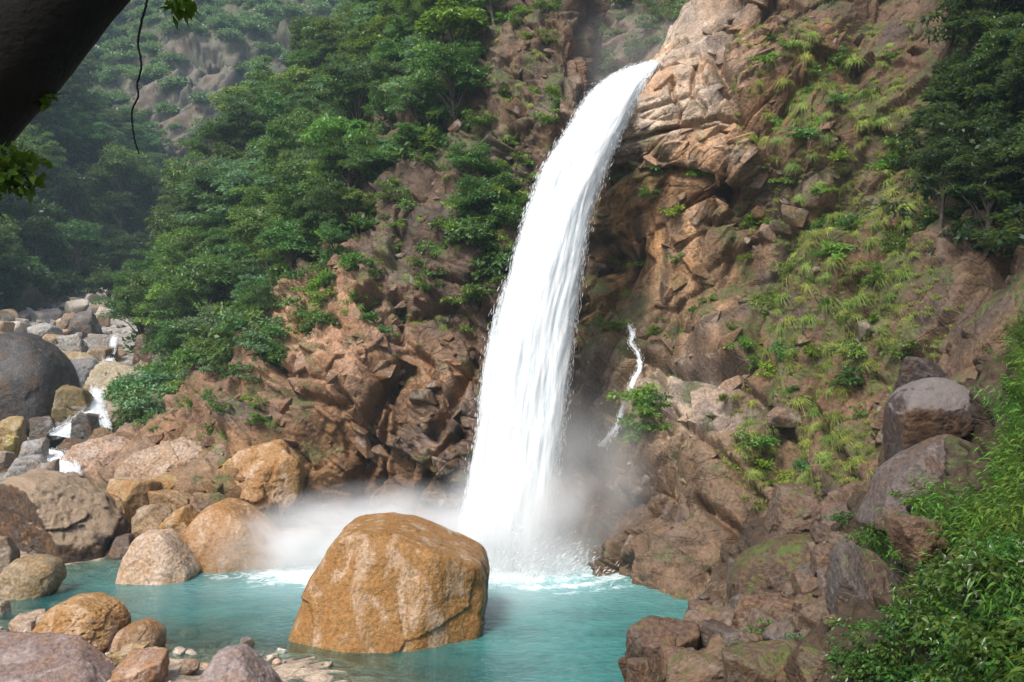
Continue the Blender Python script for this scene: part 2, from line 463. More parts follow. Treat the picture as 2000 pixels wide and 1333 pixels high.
# right-hand cliff: pale buttress, undercut wall, grassy flank
cl_rows = [
 [(1040,1180,47.5),(1140,1190,43),(1215,1215,40.5),(1295,1270,36),(1400,1330,33.5),(1500,1330,31.5),(1640,1250,29.5),(1760,1150,27.5),(1880,1080,25.5),(2000,1000,24.5),(2150,950,23.5)],
 [(1050,1080,48),(1150,1100,43.7),(1220,1120,41.5),(1300,1180,37),(1400,1220,34.5),(1500,1220,32.5),(1640,1150,30.5),(1760,1050,28.5),(1880,980,26.5),(2000,900,25.5),(2150,850,24.5)],
 [(1060,950,50),(1160,960,46.5),(1230,960,44),(1320,1000,41),(1420,1030,38.5),(1520,1020,36.5),(1640,960,34),(1760,920,31.5),(1880,880,29.5),(2000,820,28),(2150,760,26.5)],
 [(1075,830,52),(1165,840,50),(1240,830,46.3),(1330,830,44),(1420,860,42),(1520,880,39.7),(1640,850,37),(1760,820,34),(1880,780,31.5),(2000,720,30),(2150,650,28)],
 [(1090,720,53.5),(1170,720,52.7),(1250,722,50),(1340,705,48),(1430,720,45.5),(1520,730,43),(1640,730,40),(1760,700,37),(1880,650,34),(2000,600,32),(2150,540,30)],
 [(1100,600,55),(1180,600,54.2),(1260,600,53),(1340,600,51.2),(1430,590,49),(1520,590,46.5),(1640,590,43),(1760,560,40),(1880,520,37),(2000,470,34.5),(2150,420,32)],
 [(1110,450,56.3),(1180,450,55.2),(1260,450,53.7),(1340,450,52.0),(1430,450,50.5),(1520,450,48.5),(1640,440,46),(1760,410,43),(1880,370,39.5),(2000,330,37),(2150,280,34)],
 [(1120,370,57),(1185,345,54.6),(1260,335,53.6),(1340,370,52.3),(1430,385,51.0),(1515,380,49.5),(1640,350,47.5),(1760,320,45),(1880,280,41.5),(2000,230,39),(2150,180,36)],
 [(1130,300,57),(1188,290,53.6),(1260,275,52.7),(1345,300,51.6),(1430,320,50.1),(1520,320,49),(1640,290,48.5),(1760,250,46.5),(1880,200,43.5),(2000,150,41),(2150,90,38)],
 [(1150,220,58),(1215,205,53.5),(1285,185,52.4),(1370,190,51.7),(1450,200,50.6),(1540,200,50.5),(1650,180,50),(1760,150,48.5),(1880,100,46),(2000,60,43.5),(2150,0,40)],
 [(1205,165,58.8),(1272,132,56),(1315,108,55),(1380,95,54.3),(1460,100,52.5),(1550,80,52.5),(1660,60,52),(1770,30,51),(1880,-10,49),(2000,-60,46),(2150,-110,43)],
 [(1290,120,66),(1340,60,61),(1385,35,59),(1425,0,57),(1480,-15,55),(1560,-30,55),(1670,-60,54.5),(1780,-100,53.5),(1890,-140,52),(2000,-190,49),(2150,-240,46)],
 [(1380,60,76),(1430,-70,70),(1460,-110,66),(1490,-140,63),(1530,-160,61),(1600,-190,60),(1690,-230,60),(1790,-270,59),(1900,-310,57),(2010,-350,54),(2160,-400,50)],
]
cliff('right_cliff', cl_rows, 720, 640, BIG, 42,
      [(1300,180,110,110,(.72,.66,.61)), (1420,80,60,70,(.52,.44,.38)), (1250,430,90,110,(.42,.26,.14)), (1320,540,80,100,(.40,.30,.22)), (1400,560,60,60,(.42,.30,.21)),
       (1390,300,70,40,(.52,.42,.35)), (1550,170,120,110,(.36,.225,.15)), (1620,400,140,120,(.30,.20,.14)), (1600,750,150,150,(.31,.215,.16)),
       (1290,780,90,60,(.68,.61,.56)), (1380,900,110,90,(.44,.34,.27)), (1250,1020,110,80,(.33,.25,.19)), (1450,1020,110,90,(.27,.20,.155)),
       (1160,700,50,150,(.32,.22,.10)), (1800,250,160,200,(.22,.15,.11)), (1800,700,120,160,(.22,.16,.125)), (1280,1150,80,50,(.40,.29,.22)), (1150,1000,60,120,(.30,.23,.19))],
      (.25,.18,.13),
      bumps=[(1195,505,42,-2.0),(1440,400,40,-1.2),(1180,450,30,0.8),(1180,580,30,0.9),(1490,340,28,-1.6),(1375,640,60,1.1),(1330,690,60,-1.2),(1395,300,40,.3),
             (1350,870,60,1.0),(1470,980,50,-1.0),(1250,970,60,-0.8),(1240,1080,60,0.7),(1500,250,50,-0.7),(1600,220,60,0.8),(1470,890,60,-0.8),(1560,120,60,0.7)],
      grooves=[([(1440,0),(1400,110),(1440,200),(1520,330),(1480,430)],14,-1.0), ([(1530,420),(1500,560),(1440,690),(1380,720)],16,-1.2),
               ([(1250,700),(1330,700),(1430,690)],9,-1.3), ([(1290,770),(1380,850),(1460,930),(1560,960)],8,-0.9), ([(1340,960),(1430,1010),(1510,1070)],9,-1.0),
               ([(1200,335),(1300,330),(1390,345)],10,-0.8), ([(1430,730),(1500,800),(1530,880)],8,-0.7), ([(1560,760),(1620,850),(1680,940)],9,-0.8),
               ([(1390,440),(1500,420)],8,-0.7), ([(1560,180),(1500,260)],8,-0.7), ([(1200,600),(1260,470)],6,-0.6)] + [(q, 5, -.4) for q in ([(1240,215),(1350,182),(1425,165)],[(1290,258),(1400,232),(1450,232)],[(1200,282),(1330,250),(1420,252)],[(1260,172),(1380,130)],[(1352,112),(1358,182),(1375,225)],[(1310,150),(1330,240)],[(1400,120),(1440,175)])],
      moss=0.12, mossy=[(1200,400,70,60,0.5),(1560,420,160,200,0.3),(1650,620,220,220,0.3),(1200,680,60,120,0.5),(1800,300,160,300,0.3)], seed=8, calm=[(1300,190,120,110,.6),(1290,500,140,150,.65)], runs=[(1290,500,160,170,1.0),(1560,150,150,120,.6)])

# wall of the upper gorge behind the lip
gb = [[(x, y, d) for x, d in ((960,92),(1080,90),(1180,88),(1300,86),(1420,84),(1560,82))] for y in (330,)]
gb += [[(960,190,96),(1080,185,93),(1180,175,90),(1300,165,87),(1420,150,85),(1560,140,83)],
       [(960,90,98),(1080,90,96),(1180,85,94),(1300,80,90),(1420,60,88),(1560,60,86)],
       [(960,-20,102),(1080,-10,100),(1180,-5,98),(1300,0,96),(1420,0,93),(1560,-10,90)],
       [(960,-150,110),(1080,-150,108),(1180,-150,105),(1300,-140,103),(1420,-140,100),(1560,-150,98)]]
cliff('gorge_wall', gb, 240, 150, BIG[:3], 20, [(1330,40,90,60,(.27,.235,.23)), (1200,110,120,50,(.40,.33,.29)), (1100,60,90,60,(.27,.23,.18))], (.3,.25,.22), moss=0.4, seed=21, amp=1.2)

# slope across the stream, left
ls = [[(-420,760,70),(-250,740,78),(-120,720,86),(-20,690,95),(60,650,108),(140,615,122),(230,590,135)],
      [(-420,640,78),(-250,620,86),(-120,600,95),(-10,600,106),(70,590,118),(150,575,130),(250,560,142)],
      [(-420,440,92),(-250,420,102),(-120,410,112),(0,400,124),(90,420,136),(190,450,148),(300,470,160)],
      [(-420,250,106),(-250,240,118),(-100,240,130),(20,250,142),(110,300,155),(200,360,168),(310,410,180)],
      [(-420,60,124),(-250,70,136),(-90,100,150),(40,120,162),(120,200,176),(200,290,190),(310,375,202)],
      [(-420,-120,150),(-250,-90,162),(-60,-40,176),(60,30,190),(130,150,204),(200,255,218),(320,350,230)]]
cliff('left_slope', ls, 260, 240, BIG[:3], 15, [(110,430,110,90,(.45,.38,.28)), (135,490,50,80,(.5,.42,.34))], (.12,.13,.07), moss=0.45, seed=31, amp=1.3)

# far hillside behind everything on the left
fh = [[(-300,640,196),(0,640,196),(200,640,196),(330,640,196),(450,640,200),(650,640,205),(950,600,215)],
      [(-300,500,215),(0,470,215),(200,430,216),(330,400,216),(450,390,218),(650,380,222),(950,350,230)],
      [(-300,330,230),(0,320,228),(200,300,226),(330,300,224),(450,300,226),(650,290,232),(950,260,240)],
      [(-300,200,250),(0,200,246),(200,190,240),(330,190,232),(450,190,232),(650,170,244),(950,140,255)],
      [(-300,90,275),(0,90,270),(200,80,262),(330,80,248),(450,75,248),(650,50,265),(950,20,275)],
      [(-300,-20,305),(0,-20,300),(200,-20,290),(330,-20,275),(450,-30,275),(650,-50,290),(950,-80,300)],
      [(-300,-160,340),(0,-160,335),(200,-170,325),(330,-180,312),(450,-190,312),(650,-210,325),(950,-240,335)]]
cliff('far_hillside', fh, 300, 240, [(16.0,.07,.25,.3),(7.0,.07,.28,.25),(3.0,.07,.28,.1)], 30, [(400,200,110,120,(.30,.295,.31)), (340,270,60,80,(.34,.32,.325))], (.12,.13,.06), 
      bumps=[(410,135,22,-3)], grooves=[([(370,165),(410,130),(425,118)],7,-5.0)], moss=0.3, seed=41, amp=1.0)

# ------------------------------------------------------------------ valley floor, shore and pool bed
gp = [(0,36,-2.6),(3,41,-3),(-5,38,-2.4),(6,32,-2.5),(-8,40,-2),(8,27,-2.2),(2,28,-1.7),(-3,30,-.6),(-1,46,-2.5),(8,36,-2.2),(12,28,-1.0),(14,22,0.5),(0,22,-1.2),(-2,25,-.9),
      (-6.75,28.3,-.05),(-8.8,30.3,-.06),(-6.6,31.0,-.02),(-5.2,30.0,-.06),(-11.8,32,-.2),(-12.8,30,.18),(-10.5,28,.25),(-15,27,.5),(-17.5,32.5,.2),(-18,37,-.5),(-21,38.5,-.05),(-25,36,.5),
      (-14,36,-1.0),(-11.7,38,-1.6),(-23,43,.3),(-20,45,.2),(-16,42.5,-.9),(-26,50,.8),(-21,52,.5),(-25,60,.6),(-30,64,1.1),(-34,67,2.4),(-30.5,69,2.2),(-33,77,5.4),(-39,94,9.4),
      (-47,104,11.4),(-54,111,12.6),(-50,124,15),(-62,119,14),(-75,110,18),(-42,67,4.5),(-50,85,9.5),(-12,48,0),(-4,52,-1),(5,52,-1),(12,45,-1),(-48,140,18),(-70,140,22),
      (-15,56,1),(-22,68,3),(-30,85,8),(-36,105,12),(-40,45,3),(-40,30,4),(-14,20,1),(-20,22,1.5),(8,18,1),(-4.5,28.8,-.03),(-5.6,27.4,.03),(-3,27.8,-.2),(-7.6,29.6,.03),(20,30,2),(-45,60,5)]
gp = np.array(gp, float)
def tps_fit(P):
    n = len(P); r = np.linalg.norm(P[:, None, :2] - P[None, :, :2], axis=-1)
    K = np.where(r > 0, r * r * np.log(np.maximum(r, 1e-9)), 0) + 0.5 * np.eye(n)
    A = np.zeros((n + 3, n + 3)); A[:n, :n] = K; A[:n, n] = 1; A[:n, n + 1:] = P[:, :2]; A[n:, :n] = A[:n, n:].T
    return np.linalg.solve(A, np.concatenate([P[:, 2], [0, 0, 0]]))
_tw = tps_fit(gp)
def ground_h(x, y):
    x = np.asarray(x, float); y = np.asarray(y, float)
    o = _tw[len(gp)] + _tw[len(gp) + 1] * x + _tw[len(gp) + 2] * y
    for i, (a, b, _) in enumerate(gp):
        r2 = (x - a) ** 2 + (y - b) ** 2
        o = o + _tw[i] * 0.5 * r2 * np.log(np.maximum(r2, 1e-12))
    return o
gx, gy = np.meshgrid(np.linspace(-80, 24, 420), 18 + 128 * np.linspace(0, 1, 420) ** 1.35)
gz = ground_h(gx, gy)
G = np.stack([gx, gy, gz], -1)
g1, e1, _ = facets(G / np.array([0.55, 0.55, 0.55]), 301, 0.9, 1, 1)
g2, e2, _ = facets(G / np.array([0.2, 0.2, 0.3]), 305, 0.9, 1, 1)
stony = np.clip((gy - 45) / 20, 0.25, 1)
G[..., 2] += stony * 0.12 * g1 + 0.03 * g2 + 0.05 * fbm(G * 0.8, 3, 5)
gc = np.ones(G.shape) * np.array((.34, .27, .20)); f = np.clip((gy - 48) / 14, 0, 1)[..., None]
gc = gc * (1 - f) + f * np.array((.27, .25, .22))
gc *= (1 + 0.35 * g2 + 0.25 * g1)[..., None]
gme = mesh_np('valley_floor', G, grid_faces(420, 420), M_GROUND, False, {'tint': ('FLOAT_COLOR', np.concatenate([np.clip(gc, .02, 1), np.ones(gc.shape[:2] + (1,))], -1))})
obj('ground', gme, kind='structure')

# right-hand bank in the foreground
bk = [[(1150,1480,25.5),(1350,1480,22),(1550,1480,17.5),(1750,1480,14),(1950,1460,11),(2200,1400,8.5)],
      [(1200,1350,26.5),(1380,1335,24.8),(1560,1325,21.5),(1740,1300,18),(1920,1270,14.5),(2180,1200,11)],
      [(1238,1290,27.8),(1400,1260,26.8),(1560,1235,25),(1740,1190,22),(1900,1130,18),(2150,1030,13.5)],
      [(1335,1210,32),(1450,1165,31),(1570,1110,29),(1730,1040,26.5),(1870,970,23),(2120,860,17)],
      [(1390,1190,35.5),(1480,1080,35),(1600,1010,33.5),(1740,940,30),(1860,840,27.5),(2080,690,22)],
      [(1410,1160,39),(1500,1010,39),(1620,940,38),(1750,860,34),(1870,770,31),(2080,580,26)]]
cliff('right_bank', bk, 240, 220, [(2.2,.1,.3,0),(0.9,.1,.3,0),(0.4,.08,.3,0)], 20, [(1400,1250,140,80,(.20,.14,.10)),(1800,1150,200,200,(.10,.08,.05))], (.14,.10,.07), moss=0.08, seed=51)

# bank that carries the viewer, outside the frame
lb = np.array([[(x, y, z) for x in (-14, -6, 0, 6, 14)] for y, z in ((22, -1.5), (16, 0.5), (9, 4.2), (3.5, 7.6), (1.2, 8.3), (-6, 8.9), (-18, 13))], float)
lbV = np.swapaxes(cr(np.swapaxes(cr(lb, 60), 0, 1), 60), 0, 1)
lbV[..., 2] += 0.25 * fbm(lbV * 0.6, 4, 77)
lc = np.ones((60, 60, 4)) * np.array((.10, .08, .05, 1))
obj('lookout_bank', mesh_np('lookout_bank', lbV, grid_faces(60, 60), M_CLIFF, False, {'tint': ('FLOAT_COLOR', lc)}), kind='structure')

# ------------------------------------------------------------------ boulders
_ico = {}
def ico(sub):
    if sub not in _ico:
        bm = bmesh.new(); bmesh.ops.create_icosphere(bm, subdivisions=sub, radius=1.0)
        bm.verts.ensure_lookup_table()
        v = np.array([x.co[:] for x in bm.verts]); fc = np.array([[q.index for q in f.verts] for f in bm.faces])
        bm.free(); _ico[sub] = (v / np.linalg.norm(v, axis=1, keepdims=True), fc)
    return _ico[sub]

def boulder_mesh(name, planes, sub, k, seed, size, rough, mat, pits=0.0):
    D, fc = ico(sub)
    acc = np.zeros(len(D))
    for nrm, h in planes:
        nrm = np.asarray(nrm, float); nrm = nrm / np.linalg.norm(nrm)
        acc += (np.maximum(D @ nrm, 0) / max(h, 1e-3)) ** k
    r = np.maximum(acc, 1e-200) ** (-1.0 / k)
    P = D * r[:, None]
    Q = P + 100 * seed % 97
    s = size
    a, e, _ = facets(Q / (s * 0.75), seed * 3, 0.9, .5, .3)
    b, e2, _ = facets(Q / (s * 0.26) + 5, seed * 3 + 1, 0.9, .5, .3)
    dsp = rough * s * (0.10 * a + 0.035 * b) + s * 0.045 * fbm(Q / (s * 0.7), 4, seed) + rough * s * 0.03 * fbm(Q / (s * 0.12), 4, seed + 9, .6)
    if pits:
        pt = np.maximum(0, vnoise(Q / np.array([0.16, 0.16, 0.07]), seed + 4) - 0.25)
        dsp -= pits * pt
    P = P + D * dsp[:, None]
    return mesh_np(name, P, fc, mat, True)

def rand_planes(rg, rx, ry, rz, n=13):
    pl = []
    for i in range(n):
        v = rg.normal(size=3); v /= np.linalg.norm(v)
        h = rg.uniform(0.80, 1.0) / math.sqrt((v[0] / rx) ** 2 + (v[1] / ry) ** 2 + (v[2] / rz) ** 2)
        pl.append((v, h))
    for ax in ((1, 0, 0), (-1, 0, 0), (0, 1, 0), (0, -1, 0), (0, 0, 1), (0, 0, -1)):
        a = np.array(ax, float); pl.append((a + rg.normal(size=3) * 0.12, abs(a @ (rx, ry, rz)) * rg.uniform(.94, 1.06)))
    return pl

NB = [0]
SHADE = [.68]
def boulder(box, d, col, label, cat='boulder', group=None, moss=0.0, mat=None, sub=5, k=9, rough=1.0, deep=0.9, sink=0.25, seed=None, name='boulder', pits=0.0):
    """box = x0, y0, x1, y1 in the photograph; d = distance; sink = share of the height that stands below the visible foot."""
    NB[0] += 1
    seed = seed or NB[0] * 11 + 5
    rg = np.random.default_rng(seed)
    x0, y0, x1, y1 = box
    w = (x1 - x0) / F * d; h = (y1 - y0) / F * d
    rx, rz = w / 2, h / 2 * (1 + sink)
    ry = deep * 0.5 * (rx + max(rx, rz))
    c = U((x0 + x1) / 2, (y0 + y1) / 2, d); c[2] -= h / 2 * sink
    me = boulder_mesh(name, rand_planes(rg, rx, ry, rz, 8 if k > 14 else 12), sub, k, seed, (rx + ry + rz) / 3, rough, mat or M_BOULDER, pits)
    o = obj(name, me, label=label, cat=cat, group=group, loc=c)
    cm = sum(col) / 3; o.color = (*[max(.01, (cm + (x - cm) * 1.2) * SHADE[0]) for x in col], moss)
    return o

def boulder_outline(pts, d, col, label, front=(), depth=0.8, foot=0.8, cat='boulder', group=None, moss=0.0, mat=None, sub=6, k=14, rough=1.0, seed=None, name='boulder', pits=0.0):
    """pts: convex outline in the photograph, clockwise from the lower left; the body is carried 'foot' metres below the outline."""
    NB[0] += 1
    seed = seed or NB[0] * 11 + 5
    W = np.array([U(x, y, d) for x, y in pts])
    lo = W[:, 2].min()
    c = W.mean(0); c[2] = (W[:, 2].max() + lo) / 2 - foot * 0.3
    L = W - c
    pl = []
    n = len(L)
    for i in range(n - 1):
        a, b = L[i], L[i + 1]
        e = b - a; nr = np.array([-e[2], 0, e[0]]); nr /= np.linalg.norm(nr)
        h = nr @ ((a + b) / 2)
        if h < 0: nr, h = -nr, -h
        pl.append((nr, h))
    wd = L[:, 0].max() - L[:, 0].min()
    ry = wd * depth / 2
    pl.append(((0, 0, -1), c[2] - lo + foot))
    pl.append(((0.1, 1, 0.1), ry))
    if not front: front = (((-0.25, -1, 0.25), .95), ((0.5, -1, 0.1), 1.0), ((0, -.7, .7), .95))
    for nr, q in front:
        pl.append((nr, ry * q))
    me = boulder_mesh(name, pl, sub, k, seed, wd / 2.4, rough, mat or M_BOULDER, pits)
    o = obj(name, me, label=label, cat=cat, group=group, loc=c)
    cm = sum(col) / 3; o.color = (*[max(.01, (cm + (x - cm) * 1.2) * SHADE[0]) for x in col], moss)
    return o

# the great ochre rock in the pool
boulder_outline([(572,1262),(582,1195),(612,1118),(666,1036),(738,1024),(800,1030),(872,1060),(936,1088),(955,1122),(950,1190),(930,1262)], 34.0, (.36,.205,.085),
                'huge ochre boulder standing in the turquoise pool before the waterfall', front=(((-.55,-1,.35),.92),((.05,-1,.28),.80),((.75,-1,.15),.86),((.15,-.6,.75),.95)),
                depth=0.85, foot=1.2, mat=M_OCHRE, sub=7, k=26, rough=0.5, seed=42)
# left shore
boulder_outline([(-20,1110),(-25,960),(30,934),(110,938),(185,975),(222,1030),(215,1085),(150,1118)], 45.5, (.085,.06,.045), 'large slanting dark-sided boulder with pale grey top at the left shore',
                front=(((-.5,-.85,-.1),.55),((.55,-.55,.62),.66),((.8,-1,0),.95),((.1,-.3,1.2),1.0)), depth=0.8, foot=1.0, sub=6, k=60, seed=91, mat=M_TOPLIT, rough=1.4)
boulder_outline([(182,1062),(178,985),(205,965),(240,985),(258,1030),(240,1062)], 47.5, (.30,.20,.10), 'olive brown boulder leaning on the right end of the large slanting boulder', mat=M_OCHRE, foot=.8)
boulder_outline([(352,1112),(356,1050),(385,1000),(430,978),(470,990),(530,1040),(562,1085),(560,1112)], 44.0, (.42,.245,.12), 'big rounded tan boulder at the pool edge in drifting spray', mat=M_OCHRE, sub=6, k=10, foot=1.0, rough=.8)
boulder_outline([(240,1132),(246,1090),(268,1046),(330,1041),(352,1075),(382,1110),(372,1134)], 41.0, (.56,.42,.31), 'pale beige angular boulder with a level tide line standing in the water', sub=6, k=18, foot=1.0, rough=.7, front=(((-.1,-1,.35),.7),((.6,-1,.3),.85)))
boulder_outline([(0,1168),(2,1125),(30,1092),(75,1085),(112,1098),(118,1135),(95,1165)], 38.6, (.30,.23,.14), 'rounded brown-grey boulder in the shallows by the left shore', sub=6, k=9, foot=.6, rough=.7)
boulder_outline([(50,1270),(70,1225),(110,1180),(165,1172),(222,1192),(240,1225),(225,1262),(190,1280)], 31.5, (.44,.27,.13), 'pitted orange boulder on the gravel shore', mat=M_OCHRE, sub=7, k=14, foot=.5, rough=.8, pits=.10, front=(((-.2,-1,.5),.75),((.6,-1,.1),.9)))
boulder_outline([(210,1264),(218,1240),(250,1220),(290,1213),(318,1235),(315,1258)], 31.6, (.30,.19,.11), 'smooth brown oval boulder beside the pitted orange boulder', mat=M_OCHRE, sub=6, k=7, foot=.4, rough=.5)
boulder_outline([(-90,1420),(-90,1262),(20,1252),(110,1262),(170,1300),(215,1340),(220,1420)], 27.5, (.24,.18,.16), 'broad flat purplish rock slab lying on the near shore', sub=6, k=16, foot=.6, rough=.5, depth=.7, front=(((0,-.35,1),.42),((.1,-1,.4),1.0)))
boulder_outline([(365,1400),(385,1330),(420,1278),(470,1270),(500,1300),(535,1340),(540,1400)], 27.6, (.32,.265,.25), 'purplish grey peaked rock at the shallow gravel spit', sub=6, k=14, foot=.5, rough=.8)
boulder_outline([(132,938),(128,900),(150,872),(205,852),(255,868),(275,910),(262,940)], 60.5, (.44,.33,.26), 'pinkish tan bedrock outcrop beside the lower white rapid', cat='outcrop', name='rock_outcrop', sub=6, k=30, foot=1.2, rough=1.5, depth=.7)
boulder_outline([(236,972),(240,915),(280,878),(350,860),(402,880),(420,930),(410,975)], 55.5, (.43,.32,.235), 'broad tan bedrock outcrop at the foot of the spur', cat='outcrop', name='rock_outcrop', sub=6, k=30, foot=1.2, rough=1.6, depth=.6)
boulder_outline([(398,985),(410,930),(470,880),(540,865),(585,900),(590,960),(570,990)], 51.5, (.42,.26,.13), 'orange tan tilted bedrock slab above the big rounded tan boulder', cat='outcrop', name='rock_outcrop', mat=M_OCHRE, sub=6, k=34, foot=1.2, rough=1.5, depth=.6)
SH = 'boulders along the left shore of the pool'
for box, d, c, m, lab in [
    ((208,940,302,1000),49.5,(.42,.29,.16),M_OCHRE,'tan angular boulder behind the olive brown boulder on the left shore'),
    ((302,926,362,966),51,(.40,.30,.16),M_OCHRE,'yellowish tan boulder wedged against the foot of the rock spur'),
    ((308,962,372,1004),49.5,(.36,.25,.15),M_OCHRE,'flat-topped tan boulder just below the yellowish boulder at the spur foot'),
    ((264,990,330,1050),46.5,(.36,.27,.18),M_BOULDER,'rounded beige boulder with a dark hollow on its top'),
    ((324,988,382,1056),45.6,(.40,.25,.12),M_OCHRE,'orange tan boulder squeezed beside the big rounded tan boulder'),
    ((-18,1050,36,1102),42,(.24,.19,.14),M_BOULDER,'brown boulder under the large slanting boulder at the left shore'),
    ((210,1050,262,1110),45.5,(.12,.09,.07),M_BOULDER,'dark wet boulder in the gap behind the pale beige boulder'),
    ((340,1075,385,1120),43,(.33,.22,.11),M_OCHRE,'small ochre boulder touching the right side of the pale beige boulder'),
    ((18,1198,92,1240),33,(.44,.35,.27),M_BOULDER,'pale stone half behind the pitted orange boulder'),
    ((38,1214,70,1244),32.4,(.46,.37,.30),M_BOULDER,'small pale pink stone left of the pitted orange boulder'),
    ((168,1288,228,1328),28.6,(.36,.31,.28),M_BOULDER,'grey rounded stone beside the broad purplish slab'),
    ((222,1282,326,1350),28.2,(.40,.28,.22),M_OCHRE,'pink and ochre stone on the near shore'),
    ((234,1256,292,1288),30,(.42,.31,.19),M_BOULDER,'elongated tan stone below the smooth brown oval boulder'),
    ((205,1272,262,1300),29.4,(.38,.28,.15),M_BOULDER,'mustard tan stone between the grey stone and the elongated stone'),
    ((350,1294,385,1312),29,(.30,.24,.18),M_BOULDER,'small flat brown stone on the gravel near the peaked rock'),
    ((468,1248,498,1264),32,(.22,.19,.16),M_BOULDER,'small dark stone poking out of the shallows'),
    ((-30,1175,20,1215),36,(.40,.32,.24),M_BOULDER,'pale stone at the far left of the gravel shore')]:
    boulder(box, d, c, lab, mat=m, group=SH, sub=5 if d > 40 else 6, sink=.35, k=34, rough=1.2)
# stones under the clear shallows
for i, (x, y, w, hh) in enumerate([(680,1292,160,34),(185,1142,120,26),(365,1222,70,16),(560,1310,80,18),(120,1170,80,16),(470,1290,60,12),(240,1178,70,12)]):
    d = 19000 / (y - 667.0)
    o = boulder((x - w / 2, y - hh / 2, x + w / 2, y + hh / 2), d, (.42,.28,.15), 'flat tan stone lying under the clear shallow water', group='submerged stones in the shallows', mat=M_OCHRE, sub=4, sink=.2, k=6, rough=.4, deep=.8)
    o.location.z = -0.10 - o.dimensions.z * 0.5 - .02
# stream boulders upstream
boulder_outline([(-95,850),(-100,720),(-40,650),(30,641),(80,668),(118,715),(132,775),(120,830),(60,868)], 72, (.06,.058,.057), 'giant dark grey boulder with a mossy streak beside the cascading stream',
                sub=6, k=9, foot=2.0, rough=.6, moss=.10, depth=.9, mat=M_DARKROCK, front=(((-.2,-1,-.15),.8),((.6,-1,.1),.9),((.1,-.7,.7),.85)))
ST = 'boulders in the stream above the pool'
for box, d, c, lab in [
    ((118,752,180,818),70,(.20,.16,.08),'round olive brown boulder between the giant dark boulder and the cascade'),
    ((144,698,206,748),76,(.22,.235,.25),'blue-grey boulder in front of the speckled tan boulder'),
    ((118,686,192,740),79,(.42,.34,.22),'speckled tan boulder behind the blue-grey boulder'),
    ((146,808,205,852),67.5,(.09,.085,.08),'dark wet boulder splitting the white cascade'),
    ((56,633,120,664),95,(.40,.39,.37),'flat-topped pale grey boulder above the giant dark boulder'),
    ((138,610,192,648),99,(.12,.12,.12),'dark slate boulder beside the thin upper stream'),
    ((120,610,150,648),100,(.21,.16,.12),'brown boulder leaning on the dark slate boulder'),
    ((96,668,134,702),88,(.24,.24,.24),'grey wedge boulder right of the giant dark boulder'),
    ((126,656,172,690),87,(.42,.41,.38),'pale grey slab boulder below the dark slate boulder'),
    ((176,654,222,688),86,(.28,.27,.25),'striated grey boulder left of the small upper fall'),
    ((168,680,222,712),82,(.26,.20,.13),'brown boulder under the striated grey boulder'),
    ((78,653,116,674),91,(.40,.32,.22),'tan flat boulder in front of the flat-topped pale boulder'),
    ((248,562,304,632),112,(.10,.10,.10),'dark boulder half hidden by bushes at the head of the stream'),
    ((222,565,258,590),114,(.50,.46,.42),'pale cream boulder beside the dark boulder at the stream head'),
    ((136,583,170,606),120,(.17,.16,.15),'charcoal boulder at the far end of the stream bed'),
    ((172,585,222,618),116,(.24,.21,.18),'brown-grey boulder behind the slim stream-side tree'),
    ((-14,820,54,874),62,(.40,.31,.17),'yellowish tan boulder on the cobble bar'),
    ((10,846,36,874),60.5,(.44,.37,.14),'small mustard yellow stone leaning on the yellowish tan boulder'),
    ((38,862,88,890),60,(.29,.29,.28),'grey cobble boulder at the edge of the still stream pool'),
    ((22,888,102,934),57,(.30,.30,.29),'flat striated grey boulder beside the lower white rapid'),
    ((-10,880,26,906),59,(.32,.28,.23),'brownish cobble on the cobble bar'),
    ((70,812,112,868),68,(.10,.09,.08),'dark stone in the shade of the giant boulder'),
    ((108,822,128,848),68,(.13,.12,.11),'small dark stone at the foot of the cascade'),
    ((124,742,142,754),77,(.27,.24,.21),'small brown stone under the speckled tan boulder'),
    ((165,744,196,758),75,(.30,.28,.25),'flat grey-brown stone above the cascade'),
    ((194,722,212,746),75,(.18,.18,.18),'small slate stone wedged beside the blue-grey boulder'),
    ((70,905,110,935),56,(.26,.24,.21),'grey-brown stone touching the lower white rapid'),
    ((130,922,160,944),55.5,(.24,.20,.15),'low brown stone in the run below the rapid'),
    ((20,612,62,632),108,(.30,.27,.24),'grey-brown boulder below the dark trees across the stream'),
    ((205,700,285,810),76,(.46,.40,.29),'pale yellowish bedrock outcrop on the right bank of the stream'),
    ((200,770,262,850),70,(.30,.27,.23),'grey stepped outcrop beside the cascade'),
    ((268,640,322,720),86,(.17,.12,.09),'dark brown rock face under the bushes by the stream')]:
    boulder(box, d, c, lab, group=ST, sub=5, sink=.45, k=30, rough=1.2)
